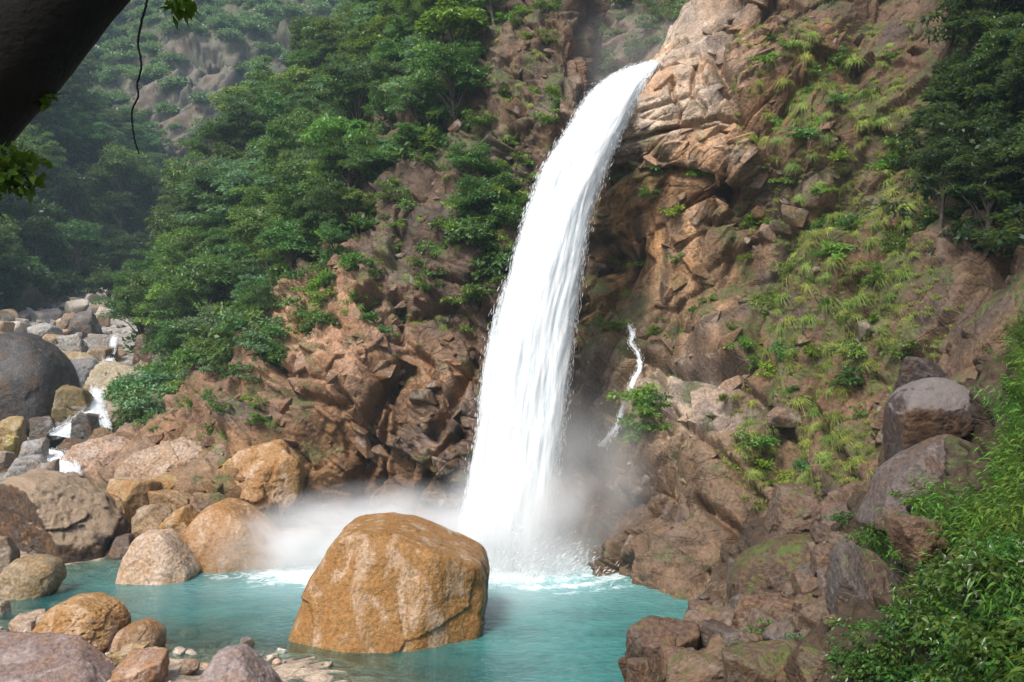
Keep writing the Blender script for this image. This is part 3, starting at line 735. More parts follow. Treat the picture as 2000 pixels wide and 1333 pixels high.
# loose cobbles and smaller boulders of the stream bed and shore
rgs = np.random.default_rng(5)
cob = []
for i in range(8):
    me = boulder_mesh('cobble', rand_planes(rgs, 1, .85, .62, 8), 4, 22, 700 + i, .9, .8, M_BOULDER)
    cob.append(me)
STREAM = [(-120,930),(-120,600),(120,578),(260,575),(300,600),(270,660),(215,720),(150,770),(130,850),(160,900),(130,945)]
SHORE = [(-140,1170),(150,1180),(330,1265),(420,1260),(600,1225),(720,1290),(560,1345),(-140,1345)]
MID = [(200,940),(400,950),(380,1060),(200,1060)]
PAL = [(.34,.32,.29),(.26,.25,.24),(.42,.38,.32),(.38,.28,.18),(.18,.17,.16),(.46,.42,.37),(.33,.22,.14)]
def scatter_cobbles(poly, n, smin, smax, label, group, marks, tries=40000, warm=False):
    pts = []
    xs = rgs.uniform(-80, 15, tries); ys = rgs.uniform(24, 130, tries) if not warm else rgs.uniform(24, 52, tries)
    zs = ground_h(xs, ys)
    qx, qy = proj(np.stack([xs, ys, zs], -1))
    ok = np.where(inpoly(qx, qy, poly))[0]
    for i in ok:
        s = smin * (smax / smin) ** (rgs.random() ** 1.8)
        if all((xs[i] - a) ** 2 + (ys[i] - b) ** 2 > (0.75 * (s + t)) ** 2 for a, b, t in pts):
            pts.append((xs[i], ys[i], s))
            o = obj('cobble', cob[rgs.integers(8)], label=near_label(('big ' if s > smin * 2.4 else '') + label, qx[i], qy[i], marks), cat='stone', group=group, loc=(xs[i], ys[i], zs[i] + s * .22))
            o.scale = (s, s, s); o.rotation_euler = (rgs.uniform(-.3, .3), rgs.uniform(-.3, .3), rgs.uniform(0, 6.3))
            c = PAL[rgs.integers(len(PAL))] if not warm else [(.42,.30,.2),(.45,.37,.3),(.36,.24,.13),(.5,.42,.35),(.3,.25,.2)][rgs.integers(5)]
            o.color = (*c, 0)
        if len(pts) >= n: break
scatter_cobbles(STREAM, 200, .35, 2.0, 'loose stone in the stream bed', 'loose stones in the stream bed',
  [('beside the giant dark boulder',60,660),('beside the white cascade',165,780),('at the head of the stream',200,600),('below the trees across the stream',20,610),('beside the flat-topped pale boulder',100,640),('near the narrow upper fall',210,680),('on the cobble bar by the lower rapid',40,890),('under the blue-grey boulder',165,745)])
scatter_cobbles(SHORE, 140, .06, .30, 'cobble', 'cobbles on the gravel shore',
  [('on the gravel left of the pitted orange boulder',30,1220),('beside the smooth brown oval boulder',265,1270),('in the shallows left of the peaked purplish rock',330,1295),('in the shallows right of the peaked purplish rock',560,1320),('in the shallows before the huge ochre boulder',640,1270),('by the broad purplish slab',100,1260)], warm=True)
scatter_cobbles(MID, 24, .3, .9, 'loose tan stone', 'loose stones below the spur',
  [('behind the olive brown boulder of the left shore',230,980),('beside the beige boulder with the dark hollow',300,1020),('against the foot of the rock spur',350,960)], warm=True)
# right bank rocks
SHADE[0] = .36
RB = 'rocks of the right bank'
for box, d, c, moss, lab in [
    ((1224,1213,1348,1300),26.8,(.22,.14,.10),.15,'long dark brown wedge rock jutting over the pool edge'),
    ((1334,1192,1448,1280),28,(.40,.29,.22),.25,'pale brown jagged rock behind the long wedge rock'),
    ((1434,1162,1546,1250),27,(.33,.215,.15),.1,'blocky brown rock with a flat lit top in the middle of the rock pile'),
    ((1556,1122,1608,1172),26.5,(.26,.18,.13),.1,'angular brown stone under the arching mossy boulder'),
    ((1598,1100,1640,1165),26,(.28,.22,.19),.1,'grey-brown upright stone between the mossy arch and the tall grey boulder'),
    ((1590,1062,1650,1112),27,(.27,.18,.13),.15,'brown wedge stone on top of the rock pile'),
    ((1525,1138,1572,1178),27,(.28,.20,.15),.1,'small angular brown stone in the rock pile'),
    ((1545,1160,1615,1215),26,(.29,.20,.15),.25,'brown block with a mossy top right of the flat-topped rock'),
    ((1595,1150,1638,1190),25,(.24,.13,.09),.0,'reddish brown broken stone beside the tall grey boulder'),
    ((1545,1190,1640,1250),24.5,(.27,.19,.13),.36,'mossy sloping rock left of the tall grey boulder'),
    ((1438,1232,1520,1275),25.5,(.33,.22,.15),.15,'flat orange-brown slab rock below the flat-topped rock'),
    ((1505,1245,1560,1285),24.5,(.31,.20,.14),.2,'small brown rock right of the flat orange-brown slab'),
    ((1288,1262,1350,1305),25.4,(.31,.20,.14),.1,'squarish brown block resting on the bank edge'),
    ((1225,1290,1300,1350),25.6,(.24,.16,.12),.25,'dark brown rock at the lowest corner of the bank'),
    ((1300,1280,1440,1370),24.5,(.36,.25,.17),.3,'broad sloping tan rock at the foot of the bank'),
    ((1420,1265,1570,1365),22.5,(.27,.19,.13),.36,'large rounded rock with yellow-green moss at the foot of the bank'),
    ((1555,1270,1640,1330),21.5,(.22,.16,.11),.34,'mossy dark rock below the tall grey boulder'),
    ((1512,952,1624,1055),33,(.26,.17,.12),.36,'brown boulder with a bright moss cap at the foot of the grassy cliff'),
    ((1604,994,1722,1052),30.5,(.27,.20,.17),.05,'smooth grey-brown slab boulder above the rock pile'),
    ((1622,1022,1700,1075),29.5,(.14,.10,.08),.2,'dark brown boulder tucked under the smooth slab boulder'),
    ((1638,942,1708,1002),32.5,(.30,.20,.14),.05,'rusty brown block behind the smooth slab boulder'),
    ((1744,1016,1848,1085),19.5,(.30,.19,.13),.2,'orange-brown rock surrounded by leafy plants'),
    ((1876,1092,1995,1165),14.5,(.10,.075,.075),.0,'dark purplish rock jutting out of the leafy bank'),
    ((1810,1092,1870,1125),17.5,(.22,.14,.13),.1,'small pinkish stone among the bank plants'),
    ((1752,698,1852,800),28.8,(.12,.095,.09),.15,'dark upright rock behind the big round boulder on the bank')]:
    boulder(box, d, c, lab, group=RB, moss=moss, mat=M_DARKROCK, sub=6 if (box[2] - box[0]) > 60 else 5, sink=.3, k=34, rough=1.25)
boulder_outline([(1440,1195),(1432,1140),(1452,1100),(1500,1066),(1560,1050),(1612,1052),(1626,1080),(1618,1130),(1600,1195)], 29.5, (.19,.125,.08), 'arching moss-covered boulder above the rock pile', moss=.45, front=(((-.5,-1,.25),.8),((.3,-1,-.35),.7),((-.1,-.6,.9),.85)), foot=.8, group=RB, k=14, rough=.8, mat=M_DARKROCK)
boulder_outline([(1640,1262),(1628,1160),(1636,1080),(1660,1062),(1725,1085),(1775,1140),(1785,1220),(1760,1290)], 23, (.24,.20,.19), 'tall grey boulder with moss tufts standing on the right bank',
                moss=.3, front=(((.5,-.8,.6),.7),((-.9,-1,-.4),.75),((0,-1,-.5),.85)), foot=.8, group=RB, k=18, mat=M_DARKROCK)
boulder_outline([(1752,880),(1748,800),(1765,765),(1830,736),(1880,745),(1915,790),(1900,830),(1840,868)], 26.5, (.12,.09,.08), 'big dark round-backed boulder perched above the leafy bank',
                moss=.08, front=(((0,-1,-.35),.75),((.1,-.7,.75),.8),((.5,-1,.2),.9)), foot=.5, group=RB, k=12, rough=.6, mat=M_TOPLITDARK)
boulder_outline([(1715,1000),(1740,930),(1800,880),(1870,848),(1925,870),(1925,930),(1850,985),(1780,1010)], 25.2, (.27,.22,.20), 'sloping purplish grey slab below the big dark boulder', front=(((.3,-.8,.75),.55),((-.6,-1,.2),.8)), foot=.6, group=RB, k=18, rough=.5, mat=M_DARKROCK)

RBM = [('beside the long dark wedge rock',1290,1250),('under the arching moss-covered boulder',1530,1150),('beside the blocky flat-topped rock',1480,1210),('left of the tall grey boulder',1610,1190),('at the foot of the bank',1400,1310),('below the moss-capped boulder',1560,1040)]
jp = PATCH['right_bank']
jm = inpoly(jp['px'], jp['py'], [(1240,1345),(1260,1270),(1345,1205),(1450,1130),(1600,1050),(1720,1060),(1640,1180),(1660,1290),(1560,1345)])
jo = np.argwhere(jm); jr = np.random.default_rng(61)
jmesh = [boulder_mesh('rock', rand_planes(jr, 1, .8, .65, 8), 4, 40, 900 + i, .9, 1.3, M_DARKROCK) for i in range(9)]
for i, j in jo[jr.choice(len(jo), 110, replace=False)]:
    s_ = .16 * 4.5 ** (jr.random() ** 1.7); P = jp['V'][i, j]
    o = obj('rock', jmesh[jr.integers(9)], label=near_label(('large' if s_ > .4 else 'small' if s_ < .22 else 'loose') + ' angular brown rock', jp['px'][i, j], jp['py'][i, j], RBM), cat='rock', group='loose rocks of the right bank', loc=P + np.array((0, 0, .1 * s_)))
    o.scale = (s_, s_, s_ * jr.uniform(.7, 1.1)); o.rotation_euler = (jr.uniform(-.5, .5), jr.uniform(-.5, .5), jr.uniform(0, 6.3))
    c = np.array([(.09,.06,.042),(.12,.082,.056),(.075,.055,.042),(.13,.09,.058),(.105,.088,.078)][jr.integers(5)]); o.color = (*(c * .85), .3 * (jr.random() < .3))
# angular blocks that stand proud of the cliffs: parts of them
def block_mesh(rg):
    bm = bmesh.new()
    for _ in range(11):
        v = rg.uniform(-1, 1, 3); v /= np.abs(v).max() ** .75
        bm.verts.new(v * np.array((1, .75, .6)))
    bmesh.ops.convex_hull(bm, input=bm.verts)
    bmesh.ops.bevel(bm, geom=bm.edges[:], offset=.05, segments=1, affect='EDGES')
    me = bpy.data.meshes.new('rock_block'); bm.to_mesh(me); bm.free(); me.materials.append(M_BOULDER)
    return me
bl = [block_mesh(rgs) for i in range(10)]
def blocks(patch, n, poly, smin, smax, dark=1.0):
    p = PATCH[patch]
    ok = np.argwhere(inpoly(p['px'], p['py'], poly))
    pick = ok[rgs.choice(len(ok), n, replace=False)]
    for i, j in pick:
        s = smin * (smax / smin) ** (rgs.random() ** 1.6)
        P = p['V'][i, j] + p['S'][i, j] * (-.3 * s)
        o = obj('rock_block', bl[rgs.integers(10)], parent=p['o'], loc=P)
        o.scale = (s * rgs.uniform(.8, 1.3), s, s * rgs.uniform(.8, 1.2))
        o.rotation_euler = (rgs.uniform(-.6, .6), rgs.uniform(-.9, .9), rgs.uniform(-.6, .6))
        o.color = (*np.clip(p['col'][i, j] * rgs.uniform(.8, 1.15) * dark, 0, .7), .25 * (rgs.random() < .35))
blocks('spur_cliff', 260, [(240,880),(420,760),(560,620),(700,400),(950,100),(1090,60),(1090,500),(930,1000),(300,980)], .25, 1.0)
blocks('right_cliff', 290, [(1180,200),(1430,10),(1800,20),(1780,800),(1600,1000),(1330,1190),(1150,1100),(1130,700)], .22, .95)
# ------------------------------------------------------------------ water
def white_water(name, lo, hi, seed=0.0, streak=(3.0, .5), base=(.96, .98, .99, 1)):
    """Broken falling water: opaque and white in the middle, torn to threads where the attribute 'thin' rises."""
    t = NT(name)
    thin = t.attr('thin').outputs['Fac']; u = t.attr('fu').outputs['Fac']; v = t.attr('fv').outputs['Fac']
    cv = t.n('ShaderNodeCombineXYZ'); t.l(t.math('MULTIPLY', u, streak[0]), cv.inputs[0]); t.l(t.math('MULTIPLY', v, streak[1]), cv.inputs[1]); cv.inputs[2].default_value = seed
    n = t.noise(cv.outputs[0], 1.0, 6, 0.68, 0.5)
    al = t.ramp(t.math('SUBTRACT', t.math('ADD', n, 0.5), thin), lo, hi)
    c = t.mix(t.ramp(n, 0.36, 0.56), (.74, .83, .88, 1), base)
    d = t.n('ShaderNodeBsdfDiffuse'); t.l(c, d.inputs[0])
    tr = t.n('ShaderNodeBsdfTranslucent'); t.l(c, tr.inputs[0])
    b = t.n('ShaderNodeBump'); b.inputs['Strength'].default_value = .5; b.inputs['Distance'].default_value = .15; t.l(n, b.inputs['Height']); t.l(b.outputs[0], d.inputs['Normal'])
    m = t.n('ShaderNodeMixShader'); m.inputs[0].default_value = .35; t.l(d.outputs[0], m.inputs[1]); t.l(tr.outputs[0], m.inputs[2])
    tp = t.n('ShaderNodeBsdfTransparent')
    o = t.n('ShaderNodeMixShader'); t.l(al, o.inputs[0]); t.l(tp.outputs[0], o.inputs[1]); t.l(m.outputs[0], o.inputs[2])
    t.l(o.outputs[0], t.out.inputs[0])
    return t.mat
M_FALL = white_water('falling_water', .26, .60, 0.0, (2.2, .22))
M_VEIL = white_water('water_veil', .34, .80, 2.0, (3.4, .32))
M_RAPID = white_water('rapid_water', .40, .62, 4.0, (2.5, 1.2))
t = NT('water_spray')
d_ = t.n('ShaderNodeBsdfDiffuse'); d_.inputs[0].default_value = (.93, .96, .98, 1)
tr_ = t.n('ShaderNodeBsdfTranslucent'); tr_.inputs[0].default_value = (.93, .96, .98, 1)
m_ = t.n('ShaderNodeMixShader'); m_.inputs[0].default_value = .5
t.l(d_.outputs[0], m_.inputs[1]); t.l(tr_.outputs[0], m_.inputs[2]); t.l(m_.outputs[0], t.out.inputs[0])
M_SPRAY = t.mat

def fall_sheet(left, right, depth, nv, nu, bulge, seed, name, parent, mat, thin_fn, amp=.2, back=True):
    """left/right: outline points (px, py) of the water; depth: distances along it. Builds the front and the back of the falling body."""
    Lp = cr(np.array([U(x, y, d) for (x, y), d in zip(left, depth)]), nv)
    Rp = cr(np.array([U(x, y, d) for (x, y), d in zip(right, depth)]), nv)
    u = np.linspace(0, 1, nu)
    B = Lp[:, None] * (1 - u)[None, :, None] + Rp[:, None] * u[None, :, None]
    wid = np.linalg.norm(Rp - Lp, axis=1)
    run = np.concatenate([[0], np.cumsum(np.linalg.norm(np.diff((Lp + Rp) / 2, axis=0), axis=1))])
    N = grid_normals(B); N = np.where((N[..., 1:2] > 0), -N, N)
    if back:   # the falling body swells towards the open side, not upwards
        N = N * 0 + np.array((0.0, -.99, .1))
    uu = np.broadcast_to((u[None, :] - .5) * wid[:, None], B.shape[:2]); vv = np.broadcast_to(run[:, None], B.shape[:2])
    prof = np.sqrt(np.maximum(0, 1 - (2 * u - 1) ** 2))
    q = np.stack([uu * 1.1, vv * .16, np.full(uu.shape, seed)], -1)
    q2 = np.stack([uu * 4, vv * .5, np.full(uu.shape, seed)], -1)
    n = fbm(q, 3, seed) * amp + fbm(q2, 3, seed + 3) * amp * .35
    ease = np.clip((vv - .5) / (.22 * run[-1]), 0, 1); ease = ease * ease * (3 - 2 * ease)
    if not back: ease = np.ones(ease.shape)
    objs = []
    for sgn, sc in (((1, 1.0), (-1, .5)) if back else ((1, 1.0),)):
        V = B + N * (sgn * sc * bulge * prof[None, :] * np.minimum(1, wid / 2)[:, None] * ease + n * (.15 + .85 * ease))[..., None]
        me = mesh_np(name, V, grid_faces(nv, nu), mat, True, {'fu': ('FLOAT', uu), 'fv': ('FLOAT', vv), 'thin': ('FLOAT', thin_fn(u[None, :] + 0 * uu, (vv / run[-1])))})
        objs.append(obj(name, me, parent=parent))
    return B, N, wid, run

FALL_L = [(1262,127),(1205,146),(1152,186),(1112,250),(1062,330),(1027,420),(1000,520),(968,620),(947,720),(934,830),(916,940),(900,1040),(903,1105),(905,1135)]
FALL_R = [(1290,121),(1278,134),(1256,172),(1218,250),(1184,330),(1154,420),(1137,520),(1122,620),(1112,720),(1099,830),(1084,940),(1068,1050),(1060,1110),(1060,1140)]
FALL_D = [57.0,55.6,54.0,51.8,49.8,48.4,47.3,46.4,45.7,45.1,44.6,44.2,44.0,43.9]
root = obj('waterfall', None, label='tall white waterfall plunging from the cliff notch into the turquoise pool', cat='waterfall', loc=U(985, 1115, 43.9))
bpy.context.view_layer.update()
def keep(o):
    o.matrix_parent_inverse = root.matrix_world.inverted()
def thin_main(u, v):
    e = np.minimum(u, 1 - u)
    return .62 * np.exp(-(e / (.05 + .07 * v)) ** 1.4) + .10 * v
def widen(f):
    A, B = np.array(FALL_L, float), np.array(FALL_R, float); c = (A + B) / 2
    g = np.linspace(0, 1, len(A))[:, None] * (f - 1) + 1
    return [tuple(q) for q in c + (A - c) * g], [tuple(q) for q in c + (B - c) * g]
def thin_veil(k):
    return lambda u, v: k + .55 * np.exp(-(np.minimum(u, 1 - u) / .16) ** 1.5) - .05 * v
FB, FN, FW, FR = fall_sheet(*widen(.93), FALL_D, 420, 110, .75, 5, 'water_sheet', root, M_FALL, thin_main, .16)
fall_sheet(*widen(1.02), [d - .15 for d in FALL_D], 300, 80, 1.0, 8, 'water_veil', root, M_VEIL, thin_veil(.02), .2)
fall_sheet(*widen(1.09), [d - .25 for d in FALL_D], 300, 80, 1.2, 11, 'water_veil', root, M_VEIL, thin_veil(.16), .3)
for o in root.children: keep(o)
# short torn threads of water all over the surface and beyond its edges
def threads(name, B, N, run, n, parent, spread, size, outward, seed, drop=.5, vlo=0.0, vpow=1.0):
    rg = np.random.default_rng(seed)
    nv, nu = B.shape[:2]
    v = (vlo + (1 - vlo) * rg.random(n) ** vpow) * (nv - 2)
    u = rg.normal(.5, .25 * spread, n)
    m = rg.random(n) < .62
    u = np.where(m, np.where(rg.random(n) < .5, rg.normal(0.01, .045 * spread, n), 1 - rg.normal(0.01, .045 * spread, n)), u)
    i = v.astype(int); fu = np.clip(u, -.35, 1.35) * (nu - 1)
    j0 = np.clip(fu.astype(int), 0, nu - 2); f = fu - j0
    P = B[i, j0] + (B[i, j0 + 1] - B[i, j0]) * f[:, None]
    T = B[np.minimum(i + 4, nv - 1), np.clip(j0, 0, nu - 1)] - B[i, np.clip(j0, 0, nu - 1)]
    T /= np.maximum(np.linalg.norm(T, axis=1, keepdims=True), 1e-6)
    T = T + rg.normal(0, .09, (n, 3)) + np.array((0, 0, -.12)); T /= np.linalg.norm(T, axis=1, keepdims=True)
    prof = np.sqrt(np.maximum(0, 1 - (2 * np.clip(u, 0, 1) - 1) ** 2))
    P = P + N[i, j0] * (outward * prof * np.clip(v / nv / .22, 0, 1) + rg.normal(0, .14, n) + .08)[:, None] + rg.normal(0, .06, (n, 3))
    L = size * rg.uniform(.4, 1.8, n); W = np.minimum(L * rg.uniform(.04, .09, n), .012)
    S = np.cross(T, rg.normal(size=(n, 3))); S /= np.linalg.norm(S, axis=1, keepdims=True)
    a = P - T * L[:, None] * .5; b = P + T * L[:, None] * .5
    V = np.stack([a, P + S * W[:, None], b, P - S * W[:, None]], 1).reshape(-1, 3)
    fc = np.arange(n * 4).reshape(n, 4)
    o = obj(name, mesh_np(name, V, fc, M_SPRAY), parent=parent, kind='stuff')
    return o
keep(threads('spray', FB, FN, FR, 24000, root, .8, .22, .9, 31))
# splash thrown up where the fall strikes the pool
rg = np.random.default_rng(3); n = 14000
az = rg.uniform(0, 6.283, n); rr = np.abs(rg.normal(0, 1.0, n)); c0 = np.array((-.4, 43.6, 0))
P = c0 + np.stack([np.cos(az) * rr * 2.3, np.sin(az) * rr * 1.5 - .5, np.abs(rg.normal(0, 1, n)) * 1.1 * np.exp(-rr * .55)], 1)
D = np.stack([np.cos(az) * .6, np.sin(az) * .6, rg.uniform(.1, 1, n)], 1); D /= np.linalg.norm(D, axis=1, keepdims=True)
S = np.cross(D, rg.normal(size=(n, 3))); S /= np.linalg.norm(S, axis=1, keepdims=True); L = rg.uniform(.04, .18, n)[:, None]
V = np.stack([P - D * L, P + S * L * .16, P + D * L, P - S * L * .16], 1).reshape(-1, 3)
keep(obj('splash', mesh_np('splash', V, np.arange(n * 4).reshape(n, 4), M_SPRAY), parent=root, kind='stuff'))

# thin rivulet on the undercut wall right of the fall
riv = obj('rivulet', None, label='thin white rivulet running down the wet rock right of the waterfall', cat='rivulet', loc=U(1190, 850, 45))
bpy.context.view_layer.update()
def on_patch(patch, px, py, lift):
    p = PATCH[patch]
    qx, qy = proj(p['V'])
    m = (np.abs(qx - px) < 14) & (np.abs(qy - py) < 14)
    d = np.where(m, p['V'][..., 1], 1e9)
    if d.min() > 1e8: return None
    return d.min() - lift
rp = [(1228,638),(1236,655),(1232,672),(1246,692),(1249,722),(1238,742),(1226,775),(1212,805),(1206,830),(1192,850),(1172,872)]
rd = [on_patch('right_cliff', x, y, .06) for x, y in rp]
rd = [x if x else 48 for x in rd]
rd = list(np.convolve(np.pad(rd, 1, mode='edge'), [.25, .5, .25], 'valid') - .12)
wl_ = [3, 4, 3, 3, 4, 5, 3, 3, 3, 4, 6]
RB_, RN_, RW_, RR_ = fall_sheet([(x - w, y) for (x, y), w in zip(rp, wl_)], [(x + w, y) for (x, y), w in zip(rp, wl_)], rd, 120, 14, .05, 15, 'water_sheet', riv, M_RAPID, lambda u, v: .35 * np.exp(-(np.minimum(u, 1 - u) / .15) ** 2) + .12, .06, False)
threads('spray', RB_, RN_, RR_, 1500, riv, .8, .14, .05, 77)
for o in riv.children: o.matrix_parent_inverse = riv.matrix_world.inverted()

# cascades of the side stream
def cascade(name, label, L, R, D, seed, loc, n=2500, amp=.12):
    r = obj(name, None, label=label, cat='cascade', group=None, loc=loc)
    bpy.context.view_layer.update()
    B, N, W, Rn = fall_sheet(L, R, D, 70, 30, .15, seed, 'water_sheet', r, M_RAPID, lambda u, v: .06 + .5 * np.exp(-(np.minimum(u, 1 - u) / .2) ** 2), amp, False)
    threads('spray', B, N, Rn, n, r, .8, .22, .15, seed + 1)
    for o in r.children: o.matrix_parent_inverse = r.matrix_world.inverted()
cascade('stream_cascade', 'white stepped cascade pouring between the round olive boulder and the pale outcrop', [(178,758),(176,785),(160,808),(128,830),(95,852)], [(200,764),(203,790),(196,818),(170,842),(135,858)], [72,70.5,69,67.6,66.6], 41, U(140, 850, 67))
cascade('stream_cascade', 'white strand of the cascade slipping right of the dark wet boulder', [(192,806),(196,820),(200,836)], [(204,806),(212,822),(218,838)], [68.4,67.5,66.8], 45, U(207, 838, 66.8), 800)
cascade('stream_cascade', 'narrow white upper fall beside the striated grey boulder', [(217,660),(216,676),(215,692)], [(229,661),(227,678),(224,694)], [84,83,82], 51, U(220, 692, 82), 700)
cascade('stream_cascade', 'small white chute under the narrow upper fall', [(205,706),(200,714),(192,722)], [(222,702),(222,712),(214,724)], [79.5,78.6,77.8], 55, U(205, 722, 78), 700)
cascade('stream_cascade', 'foaming white rapid beside the flat striated grey boulder', [(78,884),(92,902),(100,925),(96,934)], [(122,882),(142,900),(155,920),(156,934)], [62.5,60,57.8,57], 61, U(125, 932, 57.5), 2500, .2)

def water_material():
    t = NT('pool_water')
    g = t.n('ShaderNodeNewGeometry'); P = g.outputs['Position']
    dep = t.attr('depth').outputs['Fac']; foam = t.attr('foam').outputs['Fac']
    op = t.math('SUBTRACT', 1.0, t.math('POWER', 2.718, t.math('MULTIPLY', dep, -.85)))
    n = t.noise(t.scalev(P, (1, 1.7, 1)), 2.3, 4, .6, .4)
    n2 = t.noise(t.scalev(P, (1, 1.4, 1)), .35, 3, .5)
    body = t.mix(t.ramp(t.math('ADD', t.math('MULTIPLY', n2, .6), t.math('MULTIPLY', n, .4)), .38, .62), (.016, .122, .116, 1), (.046, .225, .212, 1))
    milk = t.attr('milk').outputs['Fac']
    body = t.mix(milk, body, (.34, .58, .60, 1))
    p = t.n('ShaderNodeBsdfPrincipled'); t.l(body, p.inputs['Base Color']); p.inputs['Roughness'].default_value = .08; p.inputs['IOR'].default_value = 1.33
    b = t.n('ShaderNodeBump'); b.inputs['Strength'].default_value = 1.0; b.inputs['Distance'].default_value = .12; t.l(n, b.inputs['Height']); t.l(b.outputs[0], p.inputs['Normal'])
    tp = t.n('ShaderNodeBsdfTransparent'); tp.inputs[0].default_value = (.72, .93, .90, 1)
    gl = t.n('ShaderNodeBsdfGlossy'); gl.inputs['Roughness'].default_value = .08; t.l(b.outputs[0], gl.inputs['Normal'])
    fr = t.n('ShaderNodeFresnel'); fr.inputs[0].default_value = 1.33; t.l(b.outputs[0], fr.inputs['Normal'])
    clear = t.n('ShaderNodeMixShader'); t.l(fr.outputs[0], clear.inputs[0]); t.l(tp.outputs[0], clear.inputs[1]); t.l(gl.outputs[0], clear.inputs[2])
    w = t.n('ShaderNodeMixShader'); t.l(op, w.inputs[0]); t.l(clear.outputs[0], w.inputs[1]); t.l(p.outputs[0], w.inputs[2])
    nf = t.noise(P, 1.6, 7, .7, 1.2)
    ff = t.ramp(t.math('ADD', t.math('MULTIPLY', foam, 1.25), t.math('MULTIPLY', t.math('SUBTRACT', nf, .5), 2.2)), .32, 1.15)
    ff = t.math('MULTIPLY', ff, t.ramp(foam, 0.02, .15))
    fo = t.n('ShaderNodeBsdfDiffuse'); fo.inputs[0].default_value = (.88, .93, .95, 1)
    o = t.n('ShaderNodeMixShader'); t.l(ff, o.inputs[0]); t.l(w.outputs[0], o.inputs[1]); t.l(fo.outputs[0], o.inputs[2])
    t.l(o.outputs[0], t.out.inputs[0])
    return t.mat
M_WATER = water_material()
def water(name, x0, x1, y0, y1, z, step, ripple=.02):
    xs = np.arange(x0, x1, step); ys = np.arange(y0, y1, step)
    X, Y = np.meshgrid(xs, ys)
    Z = np.full(X.shape, float(z))
    dep = np.maximum(z - ground_h(X, Y), 0)
    imp = np.hypot((X + .3) / 2.8, (Y - 43.6) / 2.3)
    imp2 = np.hypot((X + 8.2) / 3.6, (Y - 41.5) / 1.8)
    foam = 1.35 * np.exp(-imp ** 2 * .55) + .8 * np.exp(-imp2 ** 2)
    ring = np.hypot((X - .8) / 1.0, (Y - 42.6) / .8)
    foam += .34 * np.exp(-((ring - 4.0) / .5) ** 2) * (X > .3)
    foam += .24 * np.exp(-((ring - 5.2) / .4) ** 2) * (X > 1.5)
    milk = np.clip(.03 + .75 * np.exp(-(np.hypot((X - .2) / 5.5, (Y - 42.5) / 5)) ** 2) + .45 * np.exp(-(np.hypot((X + 8) / 6, (Y - 40) / 3)) ** 2), 0, 1)
    Z += ripple * fbm(np.stack([X * 1.1, Y * 1.5, X * 0], -1), 3, 9) * (1 + 3 * np.exp(-imp ** 2 / 3))
    if z > .5: foam *= 0; milk *= 0; dep *= .5
    me = mesh_np(name, np.stack([X, Y, Z], -1), grid_faces(*X.shape), M_WATER, True, {'depth': ('FLOAT', dep), 'foam': ('FLOAT', np.clip(foam, 0, 1.2)), 'milk': ('FLOAT', milk)})
    return obj(name, me, kind='structure')
water('pool_water', -32, 16, 21, 54, 0.0, .16)
water('stream_water', -34.5, -28.3, 65.2, 72.5, 2.6, .2)
water('lower_stream_water', -27, -20, 56.5, 63.5, 1.5, .2)

# spray mist round the foot of the fall
def mist_material(dens, nscale, seed):
    t = NT('mist')
    tc = t.n('ShaderNodeTexCoord')
    ln = t.n('ShaderNodeVectorMath', operation='LENGTH'); t.l(tc.outputs['Object'], ln.inputs[0])
    fall = t.math('POWER', t.math('MAXIMUM', t.math('SUBTRACT', 1.0, ln.outputs['Value']), 0.0), 1.5)
    sv = t.n('ShaderNodeVectorMath', operation='ADD'); t.l(tc.outputs['Object'], sv.inputs[0]); sv.inputs[1].default_value = (seed, seed * .7, 0)
    n = t.noise(sv.outputs[0], nscale, 2, .5, .5)
    d = t.math('MULTIPLY', t.math('MULTIPLY', fall, t.ramp(n, .35, .7, .25, 1.6)), dens)
    v = t.n('ShaderNodeVolumePrincipled'); v.inputs['Color'].default_value = (1, 1, 1, 1); v.inputs['Anisotropy'].default_value = 0.0
    t.l(d, v.inputs['Density'])
    t.l(v.outputs[0], t.out.inputs['Volume'])
    return t.mat
_mv, _mf = ico(4)
def mist(px, py, d, r, dens, seed, tilt=0.0):
    me = mesh_np('mist', _mv * 1.0, _mf, mist_material(dens, 2.2, seed))
    o = obj('mist', me, kind='stuff', loc=U(px, py, d))
    o.scale = r; o.rotation_euler = (0, tilt, 0)
    return o
mist(1000, 1065, 42.8, (4.4, 3.0, 4.6), 1.9, 1.3)
mist(700, 1045, 44.0, (7.0, 2.4, 2.6), 1.5, 4.1, -.12)
mist(560, 1080, 42.6, (4.8, 2.4, 2.2), 1.0, 6.1)
mist(1130, 960, 43.8, (4.2, 2.6, 5.8), .42, 8.7)
mist(900, 1210, 36.5, (4.6, 3.0, 2.4), .6, 9.9)
mist(1230, 130, 66, (9, 6, 5), .05, 12.9)

# air between the viewer and the far hillside
HZ = NT('haze_air')
hv = HZ.n('ShaderNodeVolumePrincipled'); hv.inputs['Color'].default_value = (.62, .84, 1.0, 1); hv.inputs['Density'].default_value = .0004; hv.inputs['Anisotropy'].default_value = .1
HZ.l(hv.outputs[0], HZ.out.inputs['Volume'])
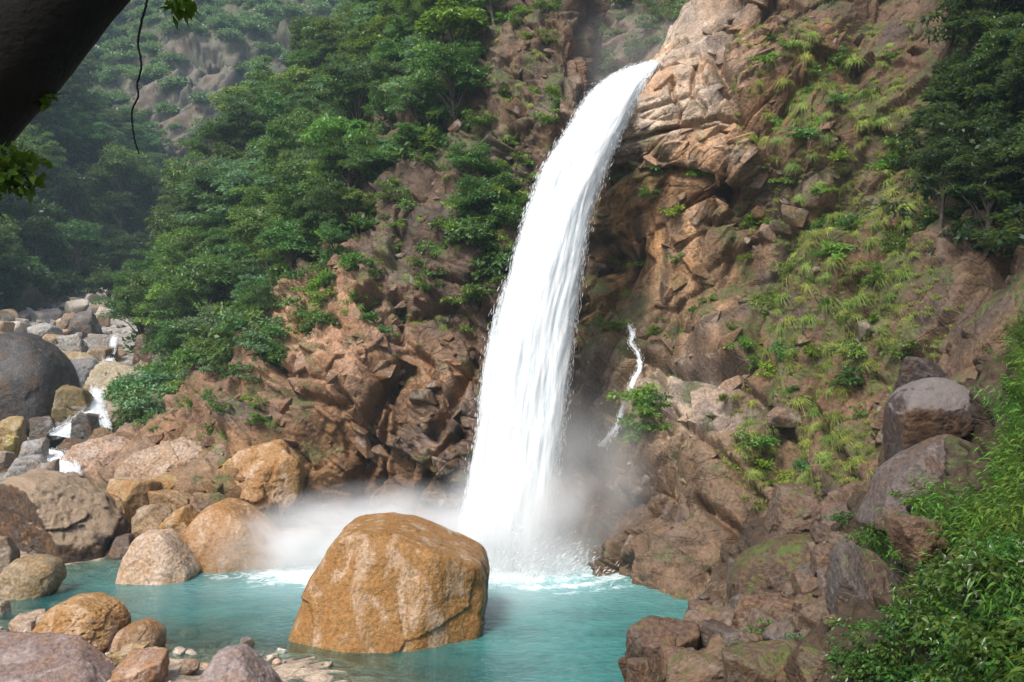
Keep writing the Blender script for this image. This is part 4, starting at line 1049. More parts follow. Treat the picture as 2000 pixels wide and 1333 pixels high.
# ------------------------------------------------------------------ plants
def leaves(P, Dr, Nn, L, W, rg, fold=.12, droop=0.0, five=False):
    """Leaf blades: base P, direction Dr, normal Nn, length L, width W."""
    n = len(P)
    Dr = Dr / np.maximum(np.linalg.norm(Dr, axis=1, keepdims=True), 1e-6)
    S = np.cross(Dr, Nn); S /= np.maximum(np.linalg.norm(S, axis=1, keepdims=True), 1e-6)
    Nn = np.cross(S, Dr)
    L = np.broadcast_to(L, n)[:, None]; W = np.broadcast_to(W, n)[:, None]
    tip = P + Dr * L - np.array((0, 0, 1)) * droop * L
    mid = P + Dr * L * .45
    a = mid + S * W * .5 + Nn * W * fold; b = mid - S * W * .5 + Nn * W * fold
    if five:
        V = np.stack([P, a, tip, b, mid - Nn * W * fold * .6], 1).reshape(-1, 3)
        i = np.arange(n)[:, None] * 5
        fc = np.concatenate([i + np.array([[0, 1, 2, 4]]), i + np.array([[0, 4, 2, 3]])])
        k = 5
    else:
        V = np.stack([P, a, tip, b], 1).reshape(-1, 3)
        fc = np.arange(n * 4).reshape(n, 4); k = 4
    return V, fc, np.repeat(rg.random(n), k)

def unit(v): return v / np.maximum(np.linalg.norm(v, axis=-1, keepdims=True), 1e-9)

def tube(pts, radii, sides=7):
    pts = np.asarray(pts, float); radii = np.asarray(radii, float)
    T = unit(np.gradient(pts, axis=0))
    ref = np.array((.31, .95, .12)); 
    A = unit(np.cross(T, ref)); B = np.cross(T, A)
    an = np.linspace(0, 2 * math.pi, sides, endpoint=False)
    V = pts[:, None] + radii[:, None, None] * (np.cos(an)[None, :, None] * A[:, None] + np.sin(an)[None, :, None] * B[:, None])
    return V.reshape(-1, 3), grid_faces(len(pts), sides, True)

def join(parts):
    Vs, Fs, o = [], [], 0
    for V, Fc in parts:
        Vs.append(V); Fs.append(Fc + o); o += len(V)
    return np.concatenate(Vs), np.concatenate(Fs)

def tree_meshes(seed, height, spread, nclump, nleaf, leaf, mat, flat=.8, bare=.3, lean=0.0, layered=False):
    """One kind of tree, base at the origin: trunk with limbs, and a crown of leaf clumps on the limb ends."""
    rg = np.random.default_rng(seed)
    top = np.array((lean * height, rg.normal(0, .05) * height, height * .82))
    tt = np.linspace(0, 1, 9)[:, None]
    tr = top * tt + np.sin(tt * 3 + seed) * np.array((.12, .1, 0)) * height * .12 * tt
    parts = [tube(tr, np.linspace(.030, .008, 9) * height, 7)]
    C, R = [], []
    for i in range(nclump):
        f = bare + (1 - bare) * rg.random() ** .8
        az = i * 2.399 + rg.normal(0, .3)
        zf = (f - bare) / (1 - bare)
        rad = spread * (math.sqrt(max(0.05, 1 - (zf * 1.05 - .35) ** 2)) if not layered else (1.05 - .75 * zf)) * rg.uniform(.35, 1.0)
        b0 = tr[min(8, int(f * .75 * 8))]
        c = np.array((math.cos(az) * rad, math.sin(az) * rad, height * (.28 + .68 * f))) + top * np.array((1, 1, 0)) * f
        if layered: c[2] = height * (.45 + .13 * round(zf * 4))
        c[:2] *= rg.uniform(.75, 1.35); c[2] += rg.normal(0, .05) * height
        C.append(c); R.append(spread * rg.uniform(.16, .44))
        if i % 2 == 0:
            m = (b0 + c) / 2 + np.array((0, 0, .06 * height))
            parts.append(tube([b0, m, c], [.010 * height, .006 * height, .002 * height], 4))
    TV, TF = join(parts)
    P, D, N, tone = [], [], [], []
    for c, r in zip(C, R):
        tone.append(np.full(nleaf, rg.random()))
        d = unit(rg.normal(size=(nleaf, 3))); d[:, 2] = np.abs(d[:, 2]) * 1.0 - .25
        rr = r * rg.uniform(.55, 1.05, (nleaf, 1))
        P.append(c + d * rr * np.array((1, 1, flat)))
        D.append(unit(d * np.array((1, 1, .3)) + rg.normal(0, .45, (nleaf, 3)) - np.array((0, 0, .25))))
        N.append(unit(np.array((0, 0, .8)) + d * .9 + rg.normal(0, .5, (nleaf, 3))))
    P, D, N = map(np.concatenate, (P, D, N))
    LV, LF, at = leaves(P, D, N, leaf[0] * rg.uniform(.6, 1.25, len(P)), leaf[1] * rg.uniform(.7, 1.2, len(P)), rg)
    at = np.clip(.55 * np.repeat(np.concatenate(tone), 4) + .45 * at, 0, 1)
    crown = mesh_np('crown', LV, LF, mat, False, {'leaf': ('FLOAT', at)})
    trunk = mesh_np('trunk', TV, TF, M_BARK, True)
    return trunk, crown

KIND = {
 'deep':   [tree_meshes(101, 6.0, 2.6, 30, 190, (.30, .14), M_LEAF[0]), tree_meshes(102, 7.0, 2.9, 34, 190, (.32, .15), M_LEAF[0], lean=.12)],
 'fresh':  [tree_meshes(111, 5.5, 2.4, 28, 190, (.30, .15), M_LEAF[1]), tree_meshes(112, 6.5, 2.3, 28, 200, (.28, .13), M_LEAF[1], lean=-.1)],
 'blue':   [tree_meshes(121, 6.0, 2.8, 26, 180, (.34, .14), M_LEAF[2], flat=.55), tree_meshes(122, 5.5, 3.0, 24, 200, (.34, .12), M_LEAF[2], flat=.35, layered=True)],
 'lime':   [tree_meshes(131, 5.0, 2.1, 24, 190, (.30, .16), M_LEAF[3])],
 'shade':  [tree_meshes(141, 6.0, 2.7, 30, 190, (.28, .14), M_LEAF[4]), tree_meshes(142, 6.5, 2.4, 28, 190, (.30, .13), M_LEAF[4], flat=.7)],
 'umbrella': [tree_meshes(151, 5.5, 3.2, 22, 260, (.36, .10), M_LEAF[2], flat=.14, layered=True)],
}
def tree(name, kind, P, s, label, group=None, rg=RNG, cat='tree', v=None):
    trk, crn = KIND[kind][rg.integers(len(KIND[kind])) if v is None else v]
    r = obj(name, None, label=label, cat=cat, group=group, loc=P)
    r.scale = (s * rg.uniform(.9, 1.12), s * rg.uniform(.9, 1.12), s * rg.uniform(.88, 1.15)); r.rotation_euler = (rg.uniform(-.1, .1), rg.uniform(-.1, .1), rg.uniform(0, 6.283))
    obj('trunk', trk, parent=r); obj('crown', crn, parent=r)
    return r

def pick_points(patch, poly, n, mind, rg, margin=0, upmin=-2.0):
    p = PATCH[patch]
    m = inpoly(p['px'], p['py'], poly) & (p['N'][..., 2] > upmin)
    ok = np.argwhere(m)
    if not len(ok): return []
    # weight by the area each vertex stands for
    V = p['V']; du = np.linalg.norm(np.gradient(V, axis=1), axis=-1) * np.linalg.norm(np.gradient(V, axis=0), axis=-1)
    wt = du[ok[:, 0], ok[:, 1]]; wt = wt / wt.sum()
    order = rg.choice(len(ok), min(len(ok), n * 14), replace=False, p=wt)
    out = []
    acc = np.zeros((0, 3))
    for o in order:
        i, j = ok[o]; q = V[i, j]
        if len(acc) == 0 or ((acc - q) ** 2).sum(1).min() > mind * mind:
            acc = np.concatenate([acc, q[None]]); out.append((i, j))
            if len(out) >= n: break
    return out

rt = np.random.default_rng(77)
FOREST = [(215,620),(250,560),(370,430),(480,250),(630,130),(760,-30),(980,-60),(960,60),(950,190),(880,280),(830,340),(740,400),(680,480),(610,570),(550,670),(440,740),(300,740),(260,690)]
LABEL = {'deep': 'deep green broadleaf tree', 'fresh': 'fresh green broadleaf tree', 'blue': 'bluish green flat-layered tree', 'lime': 'lime green young tree', 'shade': 'dark green tree'}
SPM = [('above the stream boulders on the spur',270,650),('on the skyline of the spur against the far hillside',480,250),('at the top of the spur',760,40),('above the bare rock nose of the spur',620,520),('at the cliff edge of the spur near the waterfall',860,250),('in the middle of the forested spur',560,380),('below the umbrella-crowned tree on the spur',420,580)]
for i, j in pick_points('spur_cliff', FOREST, 225, 1.8, rt):
    k = rt.choice(['deep', 'fresh', 'blue', 'lime', 'shade'], p=[.34, .28, .22, .06, .10])
    P = PATCH['spur_cliff']['V'][i, j]
    s = rt.uniform(.4, 1.15) * (1.0 if P[1] > 66 else .72)
    pxx, pyy = proj(P)
    tree('broadleaf_tree', k, P - np.array((0, 0, .2 * s)), s, near_label(('tall ' if s > .85 else 'small ' if s < .55 else '') + LABEL[k], pxx, pyy, SPM), 'trees on the forested spur', rt)
def at_px(patch, px, py):
    p = PATCH[patch]; qx, qy = proj(p['V'])
    i = np.argmin((qx - px) ** 2 + (qy - py) ** 2)
    return p['V'].reshape(-1, 3)[i]
tree('umbrella_tree', 'umbrella', at_px('spur_cliff', 430, 520), 1.25, 'pale green umbrella-crowned tree with layered flat sprays amid dark forest', rg=rt)
tree('lime_tree', 'lime', at_px('spur_cliff', 885, 175), 1.05, 'bright lime green tree clinging to the cliff edge at the forest margin', rg=rt)
tree('cliff_tree', 'deep', at_px('spur_cliff', 965, 520), .72, 'dense deep green tree hugging the rock just left of the waterfall', rg=rt, v=1)
tree('cliff_tree', 'deep', at_px('spur_cliff', 920, 380), .5, 'smaller deep green tree on the rock face above the dense waterfall-side tree', rg=rt, v=0)
tree('stream_tree', 'shade', ground_h(np.array([U(212,650,112)[0]]), np.array([112.]))[0] * np.array((0, 0, 1)) + np.array((U(212,650,112)[0], 112, 0)), .9, 'slim dark tree standing among the boulders at the stream head', rg=rt)
LS = [(-60,590),(-60,120),(60,60),(180,140),(330,300),(330,470),(290,560),(150,580)]
LL = {'deep': 'deep green tree', 'blue': 'bluish layered tree', 'shade': 'dark tree'}
LSM = [('just above the boulders across the stream',60,560),('beside the pale grass patch across the stream',120,450),('on the upper slope across the stream',120,220),('beside the valley notch across the stream',290,400),('below the leaning trunk across the stream',10,380)]
for i, j in pick_points('left_slope', LS, 105, 4.0, rt):
    k = rt.choice(['deep', 'blue', 'shade'], p=[.45, .25, .3])
    P = PATCH['left_slope']['V'][i, j]
    if inpoly(*proj(P), [(40,350),(170,380),(260,520),(150,570),(70,500)]) and rt.random() < .7: continue
    tree('broadleaf_tree', k, P - np.array((0, 0, .3)), rt.uniform(.6, 1.5), near_label(LL[k], *proj(P), LSM), 'trees across the stream', rt)

# far-off wood: one mass
def low_crown(seed, n, leafs):
    rg = np.random.default_rng(seed)
    cs = unit(rg.normal(size=(14, 3))) * np.array((1, 1, .55)) * rg.uniform(.3, .8, (14, 1)); cs[:, 2] = np.abs(cs[:, 2]) + .1
    P, D, N = [], [], []
    for c in cs:
        d = unit(rg.normal(size=(n // 14, 3))); d[:, 2] = np.abs(d[:, 2]) - .2
        P.append(c + d * .38 * rg.uniform(.6, 1, (n // 14, 1)) * np.array((1, 1, .7))); D.append(unit(d + rg.normal(0, .5, d.shape))); N.append(unit(np.array((0, 0, 1)) + d * .8 + rg.normal(0, .4, d.shape)))
    P, D, N = map(np.concatenate, (P, D, N))
    return leaves(P, D, N, leafs * rg.uniform(.6, 1.2, len(P)), leafs * .55, rg)
LOW = [low_crown(s, 700, .20) for s in range(5)]
def mass(name, pts, scales, mat, label=None, cat=None, tmpl=LOW, lift=.1, rg=None):
    Vs, Fs, As, o = [], [], [], 0
    for P, s in zip(pts, scales):
        V, Fc, at = tmpl[rg.integers(len(tmpl))]
        a = rg.uniform(0, 6.28); c_, s_ = math.cos(a), math.sin(a)
        V = (V @ np.array([[c_, s_, 0], [-s_, c_, 0], [0, 0, 1]])) * s + P + np.array((0, 0, lift * s))
        Vs.append(V); Fs.append(Fc + o); o += len(V); As.append(np.clip(at * .6 + rg.uniform(0, .4), 0, 1))
    me = mesh_np(name, np.concatenate(Vs), np.concatenate(Fs), mat, False, {'leaf': ('FLOAT', np.concatenate(As))})
    ob = obj(name, me, kind='stuff', label=label, cat=cat)
    return ob
FHP = [(120,-60),(120,330),(330,360),(480,330),(800,300),(820,-60)]
ROCKF = [(320,360),(300,230),(340,140),(390,80),(450,70),(560,110),(560,200),(460,320)]
p = PATCH['far_hillside']
pts = [p['V'][i, j] for i, j in pick_points('far_hillside', FHP, 420, 3.0, rt)]
qx, qy = proj(np.array(pts)); keepm = ~(inpoly(qx, qy, ROCKF) & (rt.random(len(pts)) < .78))
pts = [q for q, k in zip(pts, keepm) if k]
mass('distant_forest', pts, rt.uniform(2.2, 5.0, len(pts)), M_LEAF[2], 'hazy blue-green wood covering the far hillside', 'forest', rg=rt)
# undergrowth between the trees
UG = [low_crown(s + 20, 210, .26) for s in range(4)]
pts = [PATCH['spur_cliff']['V'][i, j] for i, j in pick_points('spur_cliff', FOREST, 480, 1.2, rt)]
mass('undergrowth', pts, rt.uniform(.9, 1.9, len(pts)), M_LEAF[0], 'dense leafy undergrowth between the trees of the spur', 'undergrowth', UG, 0, rt)
pts = [PATCH['left_slope']['V'][i, j] for i, j in pick_points('left_slope', LS, 420, 2.0, rt)]
mass('undergrowth', pts, rt.uniform(1.5, 3.2, len(pts)), M_LEAF[4], 'dark scrub between the trees across the stream', 'undergrowth', UG, 0, rt)

# shrubs
def shrub_mesh(seed, n, leaf, mat, flat=.75, five=False):
    rg = np.random.default_rng(seed)
    cs = rg.normal(0, .42, (9, 3)); cs[:, 2] = np.abs(cs[:, 2]) * .8 + .15
    P, D, N = [], [], []
    m = n // 9
    for c in cs:
        d = unit(rg.normal(size=(m, 3))); d[:, 2] = np.abs(d[:, 2]) - .2
        P.append(c + d * .36 * rg.uniform(.5, 1.05, (m, 1)) * np.array((1, 1, flat))); D.append(unit(d * np.array((1, 1, .3)) + rg.normal(0, .4, d.shape) - np.array((0, 0, .3)))); N.append(unit(np.array((0, 0, .7)) + d * .9 + rg.normal(0, .55, d.shape)))
    P, D, N = map(np.concatenate, (P, D, N))
    V, Fc, at = leaves(P, D, N, leaf[0] * rg.uniform(.6, 1.25, len(P)), leaf[1] * rg.uniform(.7, 1.2, len(P)), rg, five=five, droop=.12 if five else 0)
    return mesh_np('shrub', V, Fc, mat, False, {'leaf': ('FLOAT', at)})
SHRUB = [shrub_mesh(201, 700, (.22, .10), M_LEAF[1]), shrub_mesh(202, 700, (.22, .11), M_LEAF[0]), shrub_mesh(203, 600, (.26, .10), M_LEAF[3]), shrub_mesh(204, 700, (.20, .08), M_LEAF[2]), shrub_mesh(205, 700, (.2, .1), M_LEAF[4])]
RCM = [('near the top of the right cliff',1600,70),('right of the pale buttress',1480,200),('below the dark cliff trees',1750,500),('beside the undercut wall',1480,600),('above the big dark boulder of the bank',1790,680),('above the rock pile of the bank',1560,960),('beside the lower pale slab',1400,830),('in the middle of the grassy flank',1620,680)]
NOM = [('beside the top of the waterfall',1050,120),('halfway down beside the waterfall',980,480),('at the forest margin',800,350),('on the shoulder of the rock nose',620,600),('above the dark diagonal cleft',820,620)]
def shrubs(patch, poly, n, mind, smin, smax, kinds, label, group, marks=None):
    for i, j in pick_points(patch, poly, n, mind, rt, upmin=-.2):
        p = PATCH[patch]; s = rt.uniform(smin, smax)
        o = obj('shrub', SHRUB[rt.choice(kinds)], label=near_label(label, *proj(p['V'][i, j]), marks) if marks else label, cat='shrub', group=group, loc=p['V'][i, j] + p['S'][i, j] * .1 * s)
        o.scale = (s, s, s * rt.uniform(.8, 1.2)); o.rotation_euler = (rt.uniform(-.3, .3), rt.uniform(-.3, .3), rt.uniform(0, 6.28))
shrubs('spur_cliff', [(260,740),(420,720),(540,650),(560,720),(500,780),(330,760),(270,860)], 70, .8, .9, 2.0, [0,1,3], 'low bluish green bush', 'bushes at the spur foot', [('overhanging the stream boulders',280,720),('above the broad tan outcrop at the spur foot',400,760),('under the trees at the spur foot',430,690),('beside the bare rock nose of the spur',530,690),('on the dark rock face by the stream',290,820)])
shrubs('spur_cliff', [(560,640),(640,470),(760,330),(900,180),(940,20),(1090,20),(1080,300),(1010,420),(960,640),(800,660)], 80, .9, .35, 1.1, [0,1,2], 'small green shrub', 'shrubs on the rock nose', NOM)
shrubs('spur_cliff', [(880,560),(900,380),(960,330),(1010,380),(1000,520),(950,600)], 22, .6, .7, 1.5, [1,1,0], 'dense dark green bush hugging the rock just left of the waterfall', 'bushes beside the waterfall')
shrubs('spur_cliff', [(260,860),(480,790),(560,760),(600,850),(420,900)], 12, 1.0, .4, .8, [0,2], 'small shrub on the low tan rock shoulder', 'shrubs on the tan shoulder')
shrubs('right_cliff', [(1430,100),(1750,20),(1800,500),(1750,850),(1450,1000),(1380,800),(1500,500)], 75, .9, .3, .9, [0,1,2], 'small green shrub', 'shrubs on the grassy cliff', RCM)
shrubs('right_cliff', [(1180,330),(1400,340),(1500,420),(1440,690),(1200,720),(1170,500)], 26, .9, .3, .75, [0,2,2], 'small bright plant under the overhang right of the waterfall', 'plants under the overhang')
shrubs('right_cliff', [(1240,770),(1290,770),(1290,860),(1240,860)], 4, .6, .8, 1.1, [0,2], 'bright green mossy bush beside the rivulet', 'bushes beside the rivulet')
shrubs('gorge_wall', [(1080,0),(1420,0),(1400,110),(1100,160)], 30, 1.8, .8, 1.8, [0,1,3], 'pale shrub on the hazy gorge wall above the lip', 'shrubs on the gorge wall')
# dark wood at the upper right edge
DK = [(1880,-20),(2150,-60),(2150,560),(2000,600),(1900,510),(1800,430),(1780,330),(1830,240),(1890,140)]
for i, j in pick_points('right_cliff', DK, 36, 1.4, rt):
    P = PATCH['right_cliff']['V'][i, j]
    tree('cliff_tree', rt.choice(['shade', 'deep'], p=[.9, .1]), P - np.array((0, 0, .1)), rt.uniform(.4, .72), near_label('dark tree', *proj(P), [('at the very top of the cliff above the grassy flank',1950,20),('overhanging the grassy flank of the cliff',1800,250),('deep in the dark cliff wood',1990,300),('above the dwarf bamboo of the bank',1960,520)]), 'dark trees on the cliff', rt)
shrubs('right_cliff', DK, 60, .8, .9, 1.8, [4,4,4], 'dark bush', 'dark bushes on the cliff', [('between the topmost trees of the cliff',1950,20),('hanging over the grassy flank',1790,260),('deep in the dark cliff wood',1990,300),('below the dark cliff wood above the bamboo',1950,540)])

# grass
def tuft_mesh(seed, n, L):
    rg = np.random.default_rng(seed)
    az = rg.uniform(0, 6.283, n); out = rg.uniform(.25, 1.0, n); ln = L * rg.uniform(.5, 1.1, n); w = L * rg.uniform(.010, .018, n)
    d = np.stack([np.cos(az), np.sin(az), 0 * az], 1); s = np.stack([-np.sin(az), np.cos(az), 0 * az], 1)
    b = rg.normal(0, .09 * L, (n, 3)) * np.array((1, 1, .2))
    rows = []
    for t_ in (0, .4, .75, 1.0):
        c = b + d * (out * ln * t_)[:, None] * .9 + np.array((0, 0, 1)) * (ln * (1.0 * t_ - (.55 + .9 * out) * t_ * t_))[:, None]
        ww = (w * (1 - t_ * .9))[:, None]
        rows += [c - s * ww, c + s * ww]
    V = np.stack(rows, 1).reshape(-1, 3)
    i = np.arange(n)[:, None] * 8
    fc = np.concatenate([i + np.array([[k, k + 1, k + 3, k + 2]]) for k in (0, 2, 4)])
    return mesh_np('grass_tuft', V, fc, M_GRASS, False, {'leaf': ('FLOAT', np.repeat(rg.random(n), 8))})
TUFT = [tuft_mesh(300 + i, 190, 1.0) for i in range(5)]
def tufts(patch, poly, n, mind, smin, smax, label, group, marks):
    for c, (i, j) in enumerate(pick_points(patch, poly, n, mind, rt, upmin=-.35)):
        p = PATCH[patch]; s = rt.uniform(smin, smax)
        o = obj('grass_tuft', TUFT[rt.integers(5)], label=near_label(('broad ' if s > smin + .66 * (smax - smin) else 'small ' if s < smin + .33 * (smax - smin) else '') + label, *proj(p['V'][i, j]), marks), cat='grass', group=group, loc=p['V'][i, j] - p['S'][i, j] * .02)
        o.scale = (s, s, s * rt.uniform(.8, 1.1))
        nv_ = Vector(p['S'][i, j] * .7 + np.array((0, 0, .75))).normalized()
        o.rotation_euler = (nv_.to_track_quat('Z', 'Y') @ Matrix.Rotation(rt.uniform(0, 6.28), 3, 'Z').to_quaternion()).to_euler()
tufts('right_cliff', [(1500,120),(1740,60),(1800,300),(1850,620),(1800,720),(1720,900),(1560,980),(1420,900),(1440,780),(1500,600),(1560,420),(1440,200)], 285, .45, .5, 1.15, 'hanging yellow-green grass tuft', 'grass tufts on the right cliff', RCM)
tufts('spur_cliff', [(560,640),(640,480),(760,360),(880,220),(960,60),(1090,20),(1070,330),(960,640),(780,640),(640,700)], 85, .6, .4, .9, 'pale green grass tuft', 'grass tufts on the rock nose', NOM)
def grass_mass(name, patch, poly, n, mind, smin, smax, label):
    Vs, Fs, As, o = [], [], [], 0
    T = []
    for m in TUFT[:3]:
        co = np.empty(len(m.vertices) * 3, np.float32); m.vertices.foreach_get('co', co); co = co.reshape(-1, 8, 3)[:42].reshape(-1, 3)
        k = len(co) // 8; i = np.arange(k)[:, None] * 8
        T.append((co, np.concatenate([i + np.array([[q, q + 1, q + 3, q + 2]]) for q in (0, 2, 4)])))
    p = PATCH[patch]
    for i, j in pick_points(patch, poly, n, mind, rt, upmin=-.3):
        V, Fc = T[rt.integers(3)]; s = rt.uniform(smin, smax); a = rt.uniform(0, 6.28); c_, s_ = math.cos(a), math.sin(a)
        nv_ = unit(p['S'][i, j] * .6 + np.array((0, 0, .8)))
        sh = np.array([[1, 0, 0], [0, 1, 0], [nv_[0], nv_[1], nv_[2]]])
        V = (V @ np.array([[c_, s_, 0], [-s_, c_, 0], [0, 0, 1]])) @ sh * s + p['V'][i, j]
        Vs.append(V); Fs.append(Fc + o); o += len(V); As.append(np.clip(np.repeat(rt.random(len(V) // 8), 8) * .7 + rt.uniform(0, .3), 0, 1))
    me = mesh_np(name, np.concatenate(Vs), np.concatenate(Fs), M_GRASS, False, {'leaf': ('FLOAT', np.concatenate(As))})
    obj(name, me, kind='stuff', label=label, cat='grass')
grass_mass('cliff_grass', 'right_cliff', [(1440,60),(1780,20),(1880,640),(1740,960),(1500,1040),(1380,880),(1480,600),(1430,200)], 1500, .22, .3, .8, 'short grass growing in the cracks of the right cliff')
grass_mass('cliff_grass', 'spur_cliff', [(280,860),(420,760),(560,600),(760,340),(940,20),(1100,0),(1090,300),(960,660),(800,700),(560,780),(420,880)], 560, .32, .25, .65, 'short grass growing in the cracks of the rock nose')
grass_mass('far_slope_grass', 'left_slope', [(20,540),(40,360),(180,380),(270,530),(120,580)], 330, .6, .9, 1.8, 'pale grass on the open slope across the stream')

# foreground thicket on the right bank
def bamboo_mesh(seed, stems=26, lf=13):
    rg = np.random.default_rng(seed)
    P, D, N, parts = [], [], [], []
    for k in range(stems):
        az = rg.uniform(0, 6.283); L = rg.uniform(.7, 1.5); out = rg.uniform(.15, .75)
        d = np.array((math.cos(az), math.sin(az), 0))
        tt = np.linspace(0, 1, 6)[:, None]
        pts = rg.normal(0, .16, 3) * np.array((1, 1, .2)) + d * out * L * tt ** 1.3 + np.array((0, 0, 1)) * L * (tt - .38 * out * tt * tt * 1.6)
        parts.append(tube(pts, np.linspace(.007, .002, 6), 4))
        t_ = rg.uniform(.25, 1.0, lf)
        for q in t_:
            f = q * 5; i = min(4, int(f)); b = pts[i] + (pts[i + 1] - pts[i]) * (f - i)
            a2 = az + rg.normal(0, 1.0)
            P.append(b); D.append((math.cos(a2), math.sin(a2), rg.uniform(-.5, .35))); N.append((rg.normal(0, .5), rg.normal(0, .5), 1))
    P, D, N = np.array(P), unit(np.array(D)), unit(np.array(N))
    V, Fc, at = leaves(P, D, N, .22 * rg.uniform(.6, 1.25, len(P)), .036 * rg.uniform(.7, 1.3, len(P)), rg, fold=.15, droop=.28, five=True)
    sv, sf = join(parts)
    return mesh_np('foliage', V, Fc, M_BAMBOO, False, {'leaf': ('FLOAT', at)}), mesh_np('stems', sv, sf, M_BAMBOO, False, {'leaf': ('FLOAT', np.full(len(sv), .5))})
BAMBOO = [bamboo_mesh(401 + i) for i in range(4)]
BROAD = [shrub_mesh(421 + i, 620, (.13, .075), M_BROAD, .8, True) for i in range(4)]
BANKV = [(1650,1345),(1730,1290),(1790,1180),(1700,1100),(1650,1060),(1760,1000),(1850,960),(1890,900),(1880,820),(1920,740),(1960,660),(2060,560),(2260,700),(2260,1345)]
BKM = [('beside the dark purplish rock of the bank',1930,1120),('above the orange-brown rock of the bank',1820,1010),('beside the big dark round-backed boulder',1930,820),('under the dark cliff trees',2020,640),('below the dark purplish rock of the bank',1920,1240),('right of the tall grey boulder',1780,1200),('below the tall grey boulder at the foot of the bank',1740,1320),('well below the dark purplish rock of the bank',1960,1310),('beside the sloping purplish slab',1900,940)]
def bank_plants(poly, n, mind, kind, smin, smax, label, group):
    p = PATCH['right_bank']
    for i, j in pick_points('right_bank', poly, n, mind, rt):
        s = rt.uniform(smin, smax); P = p['V'][i, j] - np.array((0, 0, .05))
        if kind == 'bamboo':
            a, b = BAMBOO[rt.integers(4)]
            r = obj('bamboo_clump', None, label=near_label(('big ' if s > (smin + smax) / 2 else '') + label, *proj(P), BKM), cat='bamboo', group=group, loc=P)
            obj('foliage', a, parent=r); obj('stems', b, parent=r)
        else:
            r = obj('leafy_bush', BROAD[rt.integers(4)], label=near_label(('big ' if s > (smin + smax) / 2 else '') + label, *proj(P), BKM), cat='bush', group=group, loc=P)
        r.scale = (s, s, s * rt.uniform(.85, 1.15)); r.rotation_euler = (rt.uniform(-.15, .15), rt.uniform(-.25, .05), rt.uniform(0, 6.28))
UPB = [(1820,1090),(1890,1060),(1940,1020),(1985,940),(1980,860),(1995,760),(2020,690),(2090,600),(2260,700),(2260,1120),(1880,1100),(1780,1110),(1700,1090)]
LOB = [(1700,1400),(1790,1340),(1840,1270),(1880,1200),(1930,1160),(2260,1110),(2260,1400)]
bank_plants(UPB, 112, .42, 'bamboo', .5, 1.1, 'bright green dwarf bamboo clump', 'dwarf bamboo on the bank')
bank_plants(LOB, 96, .40, 'broad', .45, .95, 'glossy round-leaved bush', 'round-leaved bushes on the bank')
bank_plants(LOB, 26, .8, 'bamboo', .6, .95, 'bamboo clump amid bushes', 'bamboo among the bushes')
bank_plants([(1790,1180),(1860,1100),(1700,1080),(1650,1050),(1760,1000),(1870,1010)], 26, .45, 'broad', .4, .7, 'small leafy bush', 'small bushes among the bank rocks')
bank_plants([(1430,1345),(1560,1345),(1640,1260),(1560,1240),(1460,1270)], 9, .5, 'broad', .3, .5, 'small leafy plant', 'plants between the mossy rocks')

# ------------------------------------------------------------------ overhanging tree at the viewpoint, dark against the light
ot = obj('overhanging_tree', None, label='leaning dark tree trunk crossing the view in front of the lookout', cat='tree', loc=(-3.3, 3.2, 8.2))
bpy.context.view_layer.update()
inv = ot.matrix_world.inverted()
def tube_part(name, pts, rad, mat, parent, sides=20, seed=0, amp=.02):
    P = cr(np.array(pts, float), 60); R = np.interp(np.linspace(0, 1, 60), np.linspace(0, 1, len(rad)), rad)
    V, Fc = tube(P, R, sides)
    V = V + amp * unit(V - np.repeat(P, sides, 0)) * fbm(V * np.array((3., 3, 3)), 3, seed)[:, None] * 2
    o = obj(name, mesh_np(name, V, Fc, mat, True), parent=parent)
    if parent is not None: o.matrix_parent_inverse = inv
    return o
tp_ = [(-3.6, 3.2, 7.9), (-2.9, 3.4, 9.4), U(-170, 345, 3.5), U(45, 92, 3.5), U(260, -160, 3.6), U(480, -420, 3.9)]
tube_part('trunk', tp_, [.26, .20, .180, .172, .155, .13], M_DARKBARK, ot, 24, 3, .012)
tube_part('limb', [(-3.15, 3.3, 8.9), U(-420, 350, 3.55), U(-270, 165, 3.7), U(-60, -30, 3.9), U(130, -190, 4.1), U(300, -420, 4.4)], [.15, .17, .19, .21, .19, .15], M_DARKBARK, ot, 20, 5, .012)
for q in ([U(215, -95, 3.62), U(300, -60, 3.6), U(350, 0, 3.6)], [U(-150, 330, 3.5), U(-70, 350, 3.42), U(30, 335, 3.4)], [U(55, 110, 3.5), U(80, 160, 3.5), U(92, 195, 3.5)], [U(-180, 360, 3.5), U(-120, 400, 3.42), U(-60, 400, 3.4)]):
    tube_part('twig', q, [.010, .006, .003], M_DARKBARK, ot, 6, 9, .001)
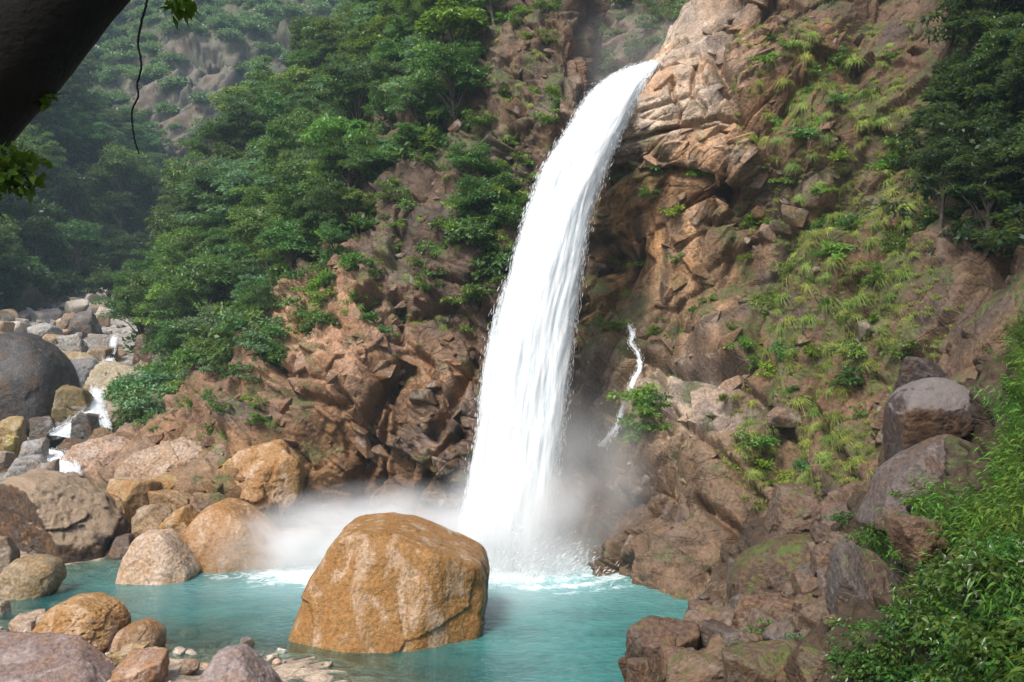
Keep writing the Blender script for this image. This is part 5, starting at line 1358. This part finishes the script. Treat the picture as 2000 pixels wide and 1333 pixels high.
def leaf_spray(c, r, n, seed, leaf=(.055, .03)):
    rg = np.random.default_rng(seed)
    P = c + unit(rg.normal(size=(n, 3))) * rg.random((n, 1)) ** .5 * np.array(r)
    D = unit(rg.normal(size=(n, 3)) - np.array((0, 0, .6))); N = unit(rg.normal(size=(n, 3)) * .6 + np.array((0, 0, 1)))
    V, Fc, at = leaves(P, D, N, leaf[0] * rg.uniform(.6, 1.2, n), leaf[1], rg, five=True)
    o = obj('leaf_spray', mesh_np('leaf_spray', V, Fc, M_LEAF[3], False, {'leaf': ('FLOAT', at)}), parent=ot)
    o.matrix_parent_inverse = inv
leaf_spray(U(350, 2, 3.6), (.06, .08, .06), 70, 1)
leaf_spray(U(30, 330, 3.4), (.10, .1, .085), 170, 2)
leaf_spray(U(92, 192, 3.5), (.022, .03, .03), 16, 3)
leaf_spray(U(-60, 400, 3.4), (.14, .1, .10), 120, 4)
rg = np.random.default_rng(9)
n = 13000
P = np.stack([rg.uniform(-6.5, 3.0, n), rg.uniform(-4.5, 4.4, n), rg.uniform(12.6, 14.6, n)], 1); P[:, 2] += np.maximum(0, P[:, 1]) * .42
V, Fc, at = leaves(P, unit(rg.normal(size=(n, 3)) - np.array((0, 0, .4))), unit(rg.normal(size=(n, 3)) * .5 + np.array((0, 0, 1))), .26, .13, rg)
o = obj('crown', mesh_np('crown', V, Fc, M_LEAF[4], False, {'leaf': ('FLOAT', at)}), parent=ot); o.matrix_parent_inverse = inv  # crown out of view, its leaves spread and thickened to shade the trunk
vp = [(290,-80),(287,0),(276,45),(270,85),(276,130),(268,165),(270,190),(258,215),(259,245),(263,275),(272,302)]
P = cr(np.array([U(x, y, 4.2) for x, y in vp]), 90); P += .0008 * rg.normal(size=P.shape)
V, Fc = tube(P, np.linspace(.0055, .0035, 90), 6)
obj('hanging_vine', mesh_np('hanging_vine', V, Fc, M_DARKBARK, True), label='thin dark twisting vine hanging down beside the leaning trunk', cat='vine')

# ------------------------------------------------------------------ air
bm = bmesh.new(); bmesh.ops.create_cube(bm, size=1.0); hm = bpy.data.meshes.new('haze'); bm.to_mesh(hm); bm.free(); hm.materials.append(HZ.mat)
hz = obj('haze', hm, kind='stuff', loc=(-25, 165, 78)); hz.scale = (420, 400, 172)
